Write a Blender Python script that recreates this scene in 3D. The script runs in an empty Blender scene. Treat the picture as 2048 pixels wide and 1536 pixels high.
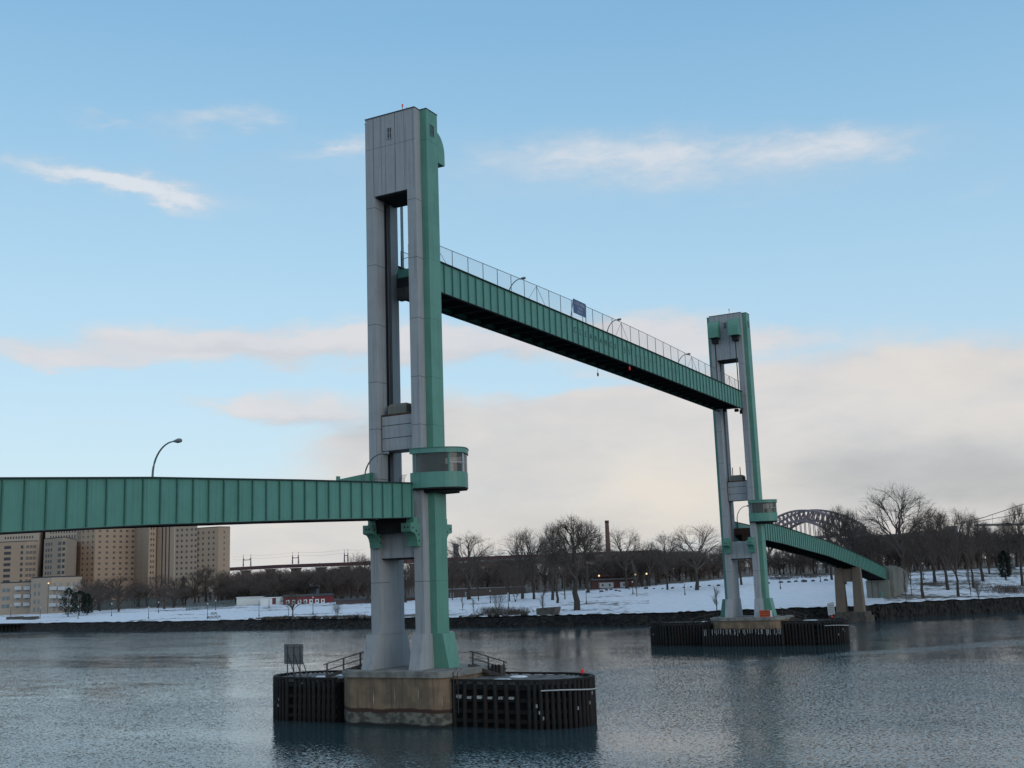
import bpy, math, random
from mathutils import Vector, Matrix
random.seed(7)
R = math.radians
sc = bpy.context.scene
COL = sc.collection

# ------------------------------------------------------------------ camera
# world frame: x runs along the bridge (near tower at 0, far tower at 95.1), y across it, z up from the water
CAM = Vector((-80.422, -53.71, 10.993))
PITCH, ROLL, YAW, FPX = .173, -.035, .493, 2249.707
FH = Vector((math.cos(YAW), math.sin(YAW), 0)); RH = Vector((math.sin(YAW), -math.cos(YAW), 0)); UP = Vector((0, 0, 1))
F2 = FH*math.cos(PITCH)+UP*math.sin(PITCH); U2 = UP*math.cos(PITCH)-FH*math.sin(PITCH)
R3 = RH*math.cos(ROLL)+U2*math.sin(ROLL); U3 = U2*math.cos(ROLL)-RH*math.sin(ROLL)
cd = bpy.data.cameras.new('camera'); cam = bpy.data.objects.new('camera', cd); COL.objects.link(cam)
cd.sensor_fit = 'HORIZONTAL'; cd.sensor_width = 36; cd.lens = FPX/2048*36
cd.clip_start = .5; cd.clip_end = 30000
cam.matrix_world = Matrix(((R3.x, U3.x, -F2.x, CAM.x), (R3.y, U3.y, -F2.y, CAM.y), (R3.z, U3.z, -F2.z, CAM.z), (0, 0, 0, 1)))
sc.camera = cam
def ray(u, v): return F2+R3*((u-1024)/FPX)-U3*((v-768)/FPX)
def at_d(u, v, d):
    r = ray(u, v); return CAM+r*(d/r.dot(FH))
def at_x(u, v, x):
    r = ray(u, v); return CAM+r*((x-CAM.x)/r.x)
def at_y(u, v, y):
    r = ray(u, v); return CAM+r*((y-CAM.y)/r.y)
def azel(u, v):
    r = ray(u, v).normalized(); return math.atan2(r.dot(RH), r.dot(FH)), math.asin(r.z)
def proj(p):
    X = Vector(p)-CAM; z = X.dot(F2); return 1024+FPX*X.dot(R3)/z, 768-FPX*X.dot(U3)/z
def horizon(u):
    # pixel row where the ray is level
    lo, hi = 500, 1700
    for _ in range(40):
        m = (lo+hi)/2
        if ray(u, m).z > 0: lo = m
        else: hi = m
    return lo

# ------------------------------------------------------------------ render look
sc.view_settings.view_transform = 'Standard'; sc.view_settings.look = 'None'
sc.view_settings.exposure = 0.0; sc.view_settings.gamma = 1
sc.view_settings.use_curve_mapping = False

# ------------------------------------------------------------------ node expression helper
class E:
    def __init__(s, nt, sock): s.nt = nt; s.s = sock
    def op(s, o, b=None, c=None, clamp=False):
        n = s.nt.nodes.new('ShaderNodeMath'); n.operation = o; n.use_clamp = clamp
        for i, q in enumerate((s, b, c)):
            if q is None: continue
            if isinstance(q, E): s.nt.links.new(q.s, n.inputs[i])
            else: n.inputs[i].default_value = q
        return E(s.nt, n.outputs[0])
    def __add__(s, b): return s.op('ADD', b)
    def __sub__(s, b): return s.op('SUBTRACT', b)
    def __mul__(s, b): return s.op('MULTIPLY', b)
    __radd__ = __add__; __rmul__ = __mul__
    def __truediv__(s, b): return s.op('DIVIDE', b)
    def sat(s): return s.op('ADD', 0.0, clamp=True)
    def step(s, a, b):
        n = s.nt.nodes.new('ShaderNodeMapRange'); n.interpolation_type = 'SMOOTHSTEP'
        s.nt.links.new(s.s, n.inputs[0]); n.inputs[1].default_value = a; n.inputs[2].default_value = b
        return E(s.nt, n.outputs[0])
def mixc(nt, f, a, b, mode='MIX'):
    n = nt.nodes.new('ShaderNodeMix'); n.data_type = 'RGBA'; n.blend_type = mode
    for q, i in ((f, 0), (a, 6), (b, 7)):
        if isinstance(q, E): q = q.s
        if isinstance(q, bpy.types.NodeSocket): nt.links.new(q, n.inputs[i])
        elif i == 0: n.inputs[0].default_value = q
        else: n.inputs[i].default_value = (*q[:3], 1)
    return n.outputs[2]
def ramp(nt, fac, stops):
    n = nt.nodes.new('ShaderNodeValToRGB'); el = n.color_ramp.elements
    while len(el) > 1: el.remove(el[-1])
    for i, (p, c) in enumerate(stops):
        e = el[0] if i == 0 else el.new(p)
        e.position = p; e.color = (*c[:3], 1)
    nt.links.new(fac.s if isinstance(fac, E) else fac, n.inputs[0]); return n.outputs[0]
def srgb(r, g, b):
    f = lambda c: (c/255/12.92) if c <= 10 else ((c/255+.055)/1.055)**2.4
    return f(r), f(g), f(b)

# ------------------------------------------------------------------ world: sky with clouds
SUN_EL, SUN_AZ = R(15), R(-112)           # azimuth measured from +x towards +y
wd = bpy.data.worlds.new('World'); sc.world = wd; wd.use_nodes = True
nt = wd.node_tree; nt.nodes.clear()
out = nt.nodes.new('ShaderNodeOutputWorld'); bg = nt.nodes.new('ShaderNodeBackground')
bg.inputs[1].default_value = .1; nt.links.new(bg.outputs[0], out.inputs[0])
sky = nt.nodes.new('ShaderNodeTexSky'); sky.sky_type = 'NISHITA'; sky.sun_disc = False
sky.sun_elevation = SUN_EL; sky.sun_rotation = math.pi/2-SUN_AZ; sky.air_density = 1; sky.dust_density = 1.2
tc = nt.nodes.new('ShaderNodeTexCoord')
sep = nt.nodes.new('ShaderNodeSeparateXYZ'); nt.links.new(tc.outputs['Generated'], sep.inputs[0])
dx, dy, dz = (E(nt, sep.outputs[i]) for i in range(3))
AZ = (dx*RH.x+dy*RH.y).op('ARCTAN2', dx*FH.x+dy*FH.y)       # bearing right of the bridge view
EL = dz.op('ARCSINE')
elr = EL.op('MAXIMUM', 0.0)/(math.pi/2)
G = lambda *c: tuple(x*10 for x in srgb(*c))
clear = ramp(nt, elr, [(0, srgb(214, 220, 222)), (.028, srgb(212, 228, 236)), (.06, srgb(210, 236, 250)), (.11, srgb(197, 230, 250)),
                       (.17, srgb(182, 221, 246)), (.24, srgb(160, 206, 238)), (.31, srgb(139, 190, 229)), (.42, srgb(140, 184, 222)), (.62, srgb(150, 180, 212)), (1, srgb(150, 178, 206))])  # top stops lie above the view, raised for fill light
# slightly deeper blue towards the right of the view
side = AZ.step(-.35, .5)*.35
clear = mixc(nt, side, clear, mixc(nt, 1.0, clear, srgb(232, 238, 244), 'MULTIPLY'))
cv = nt.nodes.new('ShaderNodeCombineXYZ')
nt.links.new(AZ.s, cv.inputs[0]); nt.links.new((EL*2.6).s, cv.inputs[1])
def noise(scale, detail, rough, dist=0.0, off=(0, 0, 0), vec=None):
    mp = nt.nodes.new('ShaderNodeMapping'); mp.inputs['Location'].default_value = off
    nt.links.new(vec or cv.outputs[0], mp.inputs[0])
    n = nt.nodes.new('ShaderNodeTexNoise'); n.inputs['Scale'].default_value = scale; n.inputs['Detail'].default_value = detail
    n.inputs['Roughness'].default_value = rough; n.inputs['Distortion'].default_value = dist
    nt.links.new(mp.outputs[0], n.inputs['Vector']); return E(nt, n.outputs[0])
nw = noise(11, 6, .62); nw2 = noise(11, 6, .62, 0, (7, 3, 1))
AZw = AZ+(nw-.5)*.13; ELw = EL+(nw2-.5)*.05
def blob(u, v, su, sv, tilt, amp):
    a0, e0 = azel(u, v); a1, e1 = azel(u+10, v+10*math.tan(R(tilt)))
    t = math.atan2(e1-e0, a1-a0); ka, ke = su/FPX, sv/FPX
    c, s = math.cos(t), math.sin(t)
    p = (AZw-a0)*(c/ka)+(ELw-e0)*(s/ka); q = (AZw-a0)*(-s/ke)+(ELw-e0)*(c/ke)
    r2 = p*p+q*q
    return (r2*-1.0).op('EXPONENT')*amp if False else E(nt, (E(nt, (r2*-1.0).s)).op('EXPONENT').s)*amp
def total(lst):
    t = None
    for b in lst:
        m = blob(*b); t = m if t is None else t+m
    return t
wisps = total([(190, 362, 200, 19, 9, 1.0), (290, 385, 120, 22, 16, .9), (425, 243, 95, 22, -3, .55), (235, 256, 50, 9, 0, .4), (530, 256, 55, 14, 8, .42),
               (680, 300, 90, 12, -6, .55), (1240, 300, 230, 36, -3, .62), (1660, 292, 200, 32, -5, .66), (1430, 345, 320, 56, 0, .42), (850, 350, 560, 80, 2, .26), (170, 240, 40, 9, 0, .3),
               (1950, 380, 110, 10, -25, .22)])
bands = total([(360, 690, 190, 34, 3, 1.0), (640, 690, 330, 36, 0, .95), (980, 680, 330, 40, -2, .95), (70, 700, 170, 26, 4, .85), (200, 725, 150, 16, 2, .5),
               (520, 815, 150, 18, 6, .75), (660, 820, 170, 40, 2, .7), (1330, 690, 290, 52, 4, .9), (1520, 675, 120, 26, 3, .6), (180, 845, 110, 10, 3, .25), (1800, 640, 260, 18, -4, .2)])
mass = total([(1080, 870, 330, 105, 0, 1.1), (1450, 880, 420, 130, 0, 1.15), (1850, 850, 420, 130, -2, 1.25), (1990, 745, 220, 60, -8, .7), (1300, 1010, 700, 90, 0, 1.0), (820, 930, 190, 85, 0, .75), (2100, 960, 400, 160, 0, 1.2), (560, 1090, 420, 60, 0, .9)])
n1 = noise(16, 7, .58, .3); n2 = noise(7, 6, .55, .2, (2.2, 5, 0)); n3 = noise(30, 6, .62, .5, (9, 1, 3))
wm = (wisps*(n1*1.0+n3*1.1-.05)).step(.0, 1.25)*.9
bm = (bands*(n2*.7+n1*.8+n3*.5-.05)).step(.10, 1.0)*.92
gaps = total([(1060, 765, 190, 26, 6, .55), (960, 800, 70, 40, 0, .3), (1240, 770, 120, 14, 4, .3)])
mm = ((mass-gaps)*(n2*.75+n1*.5+n3*.25+.28)).step(.15, 1.0)*.96
fill_cloud = noise(2.2, 5, .6, .3, (4, 4, 4)).step(.40, .62)*EL.step(.56, .8)*.85     # unseen scattered cloud overhead, added to brighten the ambient light
cv2 = None
# colour of the cloud: pale and warm on top, grey beneath
shade = total([(1900, 935, 260, 62, 0, .6), (2040, 985, 260, 50, 0, .4), (600, 838, 160, 14, 5, .5), (760, 850, 160, 40, 0, .5), (470, 706, 240, 13, 3, .5), (900, 712, 330, 16, -2, .45), (1040, 930, 200, 60, 0, .3), (1150, 1060, 300, 40, 0, .35), (1640, 960, 160, 50, 0, .4)])
glow = total([(1345, 990, 150, 80, 0, 1.1), (1900, 740, 160, 36, -5, .6), (1420, 690, 220, 26, 0, .4), (1980, 830, 120, 40, 0, .3), (1240, 830, 220, 60, 0, .25)])
cc = mixc(nt, (n2*.6+n1*.3+n3*.1).step(.34, .62), srgb(214, 212, 214), srgb(231, 225, 221))
cc = mixc(nt, (shade*(n1*.8+.45)).sat(), cc, srgb(176, 178, 182))
cc = mixc(nt, (glow*.9).sat(), cc, srgb(238, 228, 217))
cm = (wm+bm).sat().op('MAXIMUM', mm)
cm = cm.op('MAXIMUM', fill_cloud)
wcol = mixc(nt, bm*.55, mixc(nt, wm, cc, srgb(232, 236, 242)), srgb(230, 229, 234))
skyc = mixc(nt, cm, clear, wcol)
x10 = nt.nodes.new('ShaderNodeVectorMath'); x10.operation = 'SCALE'; x10.inputs['Scale'].default_value = 10
nt.links.new(skyc, x10.inputs[0])
fin = mixc(nt, .12, x10.outputs[0], sky.outputs[0])
nt.links.new(fin, bg.inputs[0])

# ------------------------------------------------------------------ sun: low, veiled by cloud on the right
sd = bpy.data.lights.new('sun', 'SUN'); sd.energy = .75; sd.angle = R(40); sd.color = (1, .95, .89)
so = bpy.data.objects.new('sun', sd); COL.objects.link(so)
sv = Vector((math.cos(SUN_AZ)*math.cos(SUN_EL), math.sin(SUN_AZ)*math.cos(SUN_EL), math.sin(SUN_EL)))
so.rotation_euler = sv.to_track_quat('Z', 'Y').to_euler(); so.location = (0, -60, 90)

# ------------------------------------------------------------------ materials
def mat(name, c, rough=.7, var=.15, vscale=1.5, c2=None, bump=0, bscale=20, spec=.5, metal=0, streak=0, emit=None, stretch=(1, 1, 1)):
    m = bpy.data.materials.new(name); m.use_nodes = True
    t = m.node_tree; b = t.nodes['Principled BSDF']
    b.inputs['Roughness'].default_value = rough; b.inputs['Metallic'].default_value = metal
    b.inputs['Specular IOR Level'].default_value = spec
    tcn = t.nodes.new('ShaderNodeTexCoord'); mp = t.nodes.new('ShaderNodeMapping'); mp.inputs['Scale'].default_value = stretch
    t.links.new(tcn.outputs['Object'], mp.inputs[0])
    n = t.nodes.new('ShaderNodeTexNoise'); n.inputs['Scale'].default_value = vscale; n.inputs['Detail'].default_value = 6; n.inputs['Roughness'].default_value = .65
    t.links.new(mp.outputs[0], n.inputs['Vector'])
    c2 = c2 or tuple(x*.6 for x in c)
    f = E(t, n.outputs[0]).step(.5-.5*(1-var)-.02, .5+.3) if False else E(t, n.outputs[0]).step(.35, .7)*var*2
    colr = mixc(t, f.sat(), c, c2)
    if streak:   # thin vertical dirt runs
        mp2 = t.nodes.new('ShaderNodeMapping'); mp2.inputs['Scale'].default_value = (3.2, 3.2, .10)
        t.links.new(tcn.outputs['Object'], mp2.inputs[0])
        n2_ = t.nodes.new('ShaderNodeTexNoise'); n2_.inputs['Scale'].default_value = 1.6; n2_.inputs['Detail'].default_value = 5
        t.links.new(mp2.outputs[0], n2_.inputs['Vector'])
        colr = mixc(t, E(t, n2_.outputs[0]).step(.48, .75)*streak, colr, tuple(x*.42 for x in c))
    t.links.new(colr, b.inputs['Base Color'])
    if bump:
        nb = t.nodes.new('ShaderNodeTexNoise'); nb.inputs['Scale'].default_value = bscale; nb.inputs['Detail'].default_value = 5
        t.links.new(mp.outputs[0], nb.inputs['Vector'])
        bp = t.nodes.new('ShaderNodeBump'); bp.inputs['Strength'].default_value = bump; bp.inputs['Distance'].default_value = .1
        t.links.new(nb.outputs[0], bp.inputs['Height']); t.links.new(bp.outputs[0], b.inputs['Normal'])
    if emit:
        b.inputs['Emission Color'].default_value = (*emit[:3], 1); b.inputs['Emission Strength'].default_value = emit[3]
    return m
M = {}
M['grey'] = mat('grey bridge paint', (.325, .335, .35), .55, .18, .8, (.25, .255, .265), streak=.5)
M['greydark'] = mat('guide slot', (.022, .02, .02), .8, .3, 2, (.05, .03, .02))
M['seam'] = mat('plate seam', (.06, .06, .065), .8)
M['green'] = mat('green bridge paint', (.090, .252, .203), .5, .3, .6, (.070, .195, .158), streak=.4)
M['greenp'] = mat('green pilaster paint', (.10, .262, .198), .5, .3, .5, (.072, .20, .152), streak=.35)
M['greend'] = mat('green stiffener paint', (.05, .16, .13), .6, .2, 2)
M['under'] = mat('unlit steel underside', (.012, .012, .013), .85, .3, 2)  # shade of the undersides put into a near-black steel colour
M['rust'] = mat('rusted steel', (.09, .035, .02), .85, .5, 1.5, (.03, .018, .015))
M['rivet'] = mat('dark rivet', (.012, .025, .022), .7)
M['lettering'] = mat('dark lettering paint', (.03, .06, .06), .8)
M['faded'] = mat('faded lettering paint', (.06, .16, .135), .8)
M['lamp'] = mat('lamp pole metal', (.12, .17, .16), .5, .2, 2, metal=.3)
M['lamphead'] = mat('lamp head metal', (.16, .17, .18), .45, .2, 2)
M['wire'] = mat('fence steel', (.13, .14, .15), .6)
M['blue'] = mat('blue sign paint', (.035, .07, .19), .5, .2, 3)
M['pale'] = mat('pale sign paint', (.45, .46, .47), .6)
M['white'] = mat('white paint', (.72, .72, .70), .6, .15, 2)
M['orange'] = mat('orange sign paint', (.50, .07, .015), .6, .2, 2)
M['signback'] = mat('sign back plywood', (.18, .17, .16), .8, .2, 2)
M['wood'] = mat('weathered timber', (.07, .06, .055), .9, .4, 2, (.03, .026, .022))
M['pile'] = mat('tarred timber pile', (.010, .008, .0075), .85, .6, 1.6, (.004, .004, .004), stretch=(3, 3, .5), bump=.4, bscale=6)
M['pilered'] = mat('reddish timber pile', (.017, .0085, .0075), .88, .6, 1.6, (.006, .005, .0048), stretch=(3, 3, .5), bump=.4, bscale=6)
M['rim'] = mat('dark rim timber', (.018, .015, .014), .95, .5, 2, (.008, .007, .007))
M['plank'] = mat('dark fender plank', (.006, .005, .0048), .95, .5, 2, (.002, .002, .002))
M['snow'] = mat('snow', (.72, .76, .82), .7, .12, 1.2, (.6, .64, .7))
M['deck'] = mat('old plank deck', (.045, .042, .038), .95, .9, 1.1, (.15, .155, .16), bump=.5)
M['red'] = mat('red beacon lens', (.45, .03, .02), .4, emit=(1, .03, .015, .12))
M['warm'] = mat('warm lamp lens', (.9, .6, .3), .4, emit=(1, .62, .28, 1.3))
M['black'] = mat('black metal', (.02, .02, .022), .6)
M['tan'] = mat('tan concrete', (.155, .118, .092), .85, .25, .8, (.115, .088, .07), streak=.3)
M['conc'] = mat('grey concrete', (.185, .182, .158), .85, .3, .6, (.12, .118, .104), streak=.5)
M['footing'] = mat('dark footing stone', (.09, .075, .065), .9, .5, 1, (.04, .035, .03))
M['bark'] = mat('bark', (.055, .044, .037), .95, .4, 3, (.028, .024, .021))
M['twig'] = mat('bare twigs', (.095, .071, .060), .95, .3, .3, (.062, .048, .042))
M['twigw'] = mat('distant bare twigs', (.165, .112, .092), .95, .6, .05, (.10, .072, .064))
M['twigb'] = mat('pale birch twigs', (.13, .11, .10), .95, .3, 1)
M['needle'] = mat('dark conifer needles', (.012, .024, .016), .9, .4, 2)
M['brush'] = mat('dry brown brush', (.085, .062, .045), .95, .4, 1)
M['brick1'] = mat('tan hospital brick', (.37, .285, .22), .9, .2, .08, (.32, .245, .185))
M['brick2'] = mat('pale tan hospital brick', (.42, .345, .28), .9, .2, .08, (.36, .29, .235))
M['brick3'] = mat('orange tan brick', (.38, .28, .205), .9, .2, .08, (.33, .24, .175))
M['pane'] = mat('dark window pane', (.045, .042, .05), .35, .4, .5)
M['pane2'] = mat('grey window pane', (.10, .09, .095), .35, .4, .5)
M['roofd'] = mat('dark roofing', (.05, .05, .055), .9)
M['redwall'] = mat('red clapboard', (.21, .030, .032), .8, .2, .6)
M['redbrick'] = mat('dark red brick', (.10, .04, .03), .9, .3, .5)
M['glassfar'] = mat('grey glazing', (.16, .19, .20), .3, .4, .4)
M['trackgirder'] = mat('maroon girder paint', (.11, .032, .036), .7, .3, .1)
M['teal'] = mat('pale teal parapet', (.16, .20, .19), .8, .3, .1)
M['hell'] = mat('mauve arch steel', (.25, .195, .21), .8, .2, .02)
M['greyfar'] = mat('slate far wall', (.15, .155, .17), .85)
M['brownwall'] = mat('brown grey wall', (.075, .055, .048), .9, .3, .3)
M['stone'] = mat('dark seawall stone', (.021, .018, .016), .95, .9, .7, (.006, .0055, .006), bump=.8, bscale=2)
M['rock'] = mat('shore boulder', (.11, .095, .085), .95, .6, .8, (.05, .045, .04))
M['chimney'] = mat('chimney brick', (.16, .085, .07), .9, .3, .2)
M['steelgrey'] = mat('galvanised post', (.06, .06, .065), .6)
def principled(m): return m.node_tree.nodes['Principled BSDF']
def mesh_mat(name, col, alpha):
    m = bpy.data.materials.new(name); m.use_nodes = True; t = m.node_tree
    b = principled(m); b.inputs['Base Color'].default_value = (*col, 1); b.inputs['Roughness'].default_value = .7
    b.inputs['Alpha'].default_value = alpha
    return m
M['mesh'] = mesh_mat('chain link mesh', (.15, .17, .19), .17)
M['mesh2'] = mesh_mat('court fence mesh', (.10, .13, .13), .62)
M['glass'] = mesh_mat('cabin glass', (.045, .05, .05), .72); principled(M['glass']).inputs['Roughness'].default_value = .12

def pier_mat():
    m = bpy.data.materials.new('stained pier concrete'); m.use_nodes = True; t = m.node_tree; b = principled(m)
    b.inputs['Roughness'].default_value = .9
    tcn = t.nodes.new('ShaderNodeTexCoord'); sp = t.nodes.new('ShaderNodeSeparateXYZ'); t.links.new(tcn.outputs['Object'], sp.inputs[0])
    z = E(t, sp.outputs[2])
    def nz(sc_, st, det=5):
        mp = t.nodes.new('ShaderNodeMapping'); mp.inputs['Scale'].default_value = st; t.links.new(tcn.outputs['Object'], mp.inputs[0])
        n = t.nodes.new('ShaderNodeTexNoise'); n.inputs['Scale'].default_value = sc_; n.inputs['Detail'].default_value = det
        t.links.new(mp.outputs[0], n.inputs['Vector']); return E(t, n.outputs[0])
    lime = nz(3.2, (2.2, 2.2, .10)); a = nz(1.0, (1, 1, 1)); st = nz(2.2, (2, 2, .12)); bl = nz(1.4, (1, 1, 1.4)); wob = nz(.6, (1, 1, 1))
    c = mixc(t, a.step(.35, .65), (.225, .155, .10), (.15, .105, .07))
    c = mixc(t, st.step(.5, .68)*.6, c, (.085, .058, .042))
    c = mixc(t, lime.step(.64, .72)*z.step(1.4, 2.0)*z.step(3.7, 2.9)*a.step(.35, .5), c, (.50, .46, .40))         # lime runs
    zz = z+(wob-.5)*.5
    low = mixc(t, bl.step(.42, .6), (.16, .15, .12), (.06, .055, .048))
    c = mixc(t, zz.step(1.45, 1.3), c, (.05, .022, .014))                                       # rust line
    c = mixc(t, zz.step(1.12, 1.0), c, low)
    c = mixc(t, zz.step(.35, .15), c, (.012, .012, .011))
    t.links.new(c, b.inputs['Base Color'])
    bp = t.nodes.new('ShaderNodeBump'); bp.inputs['Strength'].default_value = .6; bp.inputs['Distance'].default_value = .08
    t.links.new(bl.s, bp.inputs['Height']); t.links.new(bp.outputs[0], b.inputs['Normal'])
    return m
M['pier'] = pier_mat()

def ground_mat():
    m = bpy.data.materials.new('patchy snow on grass'); m.use_nodes = True; t = m.node_tree; b = principled(m)
    b.inputs['Roughness'].default_value = .85
    g = t.nodes.new('ShaderNodeNewGeometry')
    def nz(sc_, det, st=(1, 1, 1), off=(0, 0, 0)):
        mp = t.nodes.new('ShaderNodeMapping'); mp.inputs['Scale'].default_value = st; mp.inputs['Location'].default_value = off
        mp.inputs['Rotation'].default_value = (0, 0, -.35)
        t.links.new(g.outputs['Position'], mp.inputs[0])
        n = t.nodes.new('ShaderNodeTexNoise'); n.inputs['Scale'].default_value = sc_; n.inputs['Detail'].default_value = det; n.inputs['Roughness'].default_value = .6
        t.links.new(mp.outputs[0], n.inputs['Vector']); return E(t, n.outputs[0])
    big = nz(.02, 4); mid = nz(.09, 6, (1, .45, 1)); fine = nz(.6, 5)
    bare = (mid*.7+big*.35+fine*.18).step(.69, .78)
    at = t.nodes.new('ShaderNodeAttribute'); at.attribute_name = 'bare'
    e = E(t, at.outputs['Fac'])
    bare = (mid*.55+fine*.35+big*.2+e).step(.645, .73)
    snow = mixc(t, fine.step(.3, .7), (.70, .74, .79), (.60, .65, .72))
    earth = mixc(t, fine.step(.35, .65), (.055, .045, .035), (.10, .085, .065))
    t.links.new(mixc(t, bare, snow, earth), b.inputs['Base Color'])
    return m
M['ground'] = ground_mat()

def water_mat():
    m = bpy.data.materials.new('rippled river water'); m.use_nodes = True; t = m.node_tree; b = principled(m)
    b.inputs['Base Color'].default_value = (.036, .066, .075, 1); b.inputs['Roughness'].default_value = .07
    b.inputs['IOR'].default_value = 1.45
    g = t.nodes.new('ShaderNodeNewGeometry')
    def nz(sc_, det, st=(1, 1, 1), rot=0.0, dist=0.0):
        mp = t.nodes.new('ShaderNodeMapping'); mp.inputs['Scale'].default_value = st; mp.inputs['Rotation'].default_value = (0, 0, rot)
        t.links.new(g.outputs['Position'], mp.inputs[0])
        n = t.nodes.new('ShaderNodeTexNoise'); n.inputs['Scale'].default_value = sc_; n.inputs['Detail'].default_value = det
        n.inputs['Distortion'].default_value = dist
        t.links.new(mp.outputs[0], n.inputs['Vector']); return E(t, n.outputs[0])
    def nv(sc_, det, st=(1, 1, 1), rot=0.0, dist=0.0):
        mp = t.nodes.new('ShaderNodeMapping'); mp.inputs['Scale'].default_value = st; mp.inputs['Rotation'].default_value = (0, 0, rot)
        t.links.new(g.outputs['Position'], mp.inputs[0])
        n = t.nodes.new('ShaderNodeTexNoise'); n.inputs['Scale'].default_value = sc_; n.inputs['Detail'].default_value = det
        n.inputs['Distortion'].default_value = dist
        t.links.new(mp.outputs[0], n.inputs['Vector']); sp_ = t.nodes.new('ShaderNodeSeparateColor'); t.links.new(n.outputs[1], sp_.inputs[0])
        return E(t, sp_.outputs[0])-.5, E(t, sp_.outputs[1])-.5
    patch = nz(.022, 5, (1, .26, 1), -.95, .8).step(.36, .62)          # gusts and current lines
    slick = nz(.03, 3, (1, .12, 1), -1.02, .5).step(.50, .66)
    amp = patch*.8+.38+slick*.25
    # tide rip: a line of broken water leaving the near fender towards the right bank, calmer beyond it
    sp0 = t.nodes.new('ShaderNodeSeparateXYZ'); t.links.new(g.outputs['Position'], sp0.inputs[0])
    wig = nz(.05, 3)-.5
    e1 = Vector((42.6, 2.8, 0)); e2 = Vector((97.7, -39, 0)); dl = (e2-e1).normalized(); nl_ = Vector((-dl.y, dl.x, 0))
    sx, sy_ = E(t, sp0.outputs[0]), E(t, sp0.outputs[1])
    sd_ = (sx-e1.x)*nl_.x+(sy_-e1.y)*nl_.y+wig*14; al = (sx-e1.x)*dl.x+(sy_-e1.y)*dl.y
    rip = ((sd_*.36)*(sd_*.36)*-1.0).op('EXPONENT')*al.step(-8, 12)
    e3 = at_x(40, 1372, 20); rip2 = (((sx-24.0)*.16)*((sx-24.0)*.16)*-1.0).op('EXPONENT')*nz(.03, 3).step(.48, .6)*sy_.step(36, 52)
    amp = amp*(E(t, sd_.s).step(-2, 3)*-.35+1.0)+rip*.95+rip2*.5
    s1, s2, s3 = nv(.25, 2, (1, .5, 1), .5, .4), nv(2.2, 3, (1, .6, 1), .8, .5), nv(7.5, 3, (1, .55, 1), .3)
    nx = s1[0]*.05+(s2[0]*.20+s3[0]*.80)*amp; ny = s1[1]*.05+(s2[1]*.20+s3[1]*.80)*amp
    cmb = t.nodes.new('ShaderNodeCombineXYZ'); t.links.new(nx.s, cmb.inputs[0]); t.links.new(ny.s, cmb.inputs[1]); cmb.inputs[2].default_value = 1
    nn = t.nodes.new('ShaderNodeVectorMath'); nn.operation = 'NORMALIZE'; t.links.new(cmb.outputs[0], nn.inputs[0])
    t.links.new(nn.outputs[0], b.inputs['Normal'])
    return m
M['water'] = water_mat()

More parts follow.
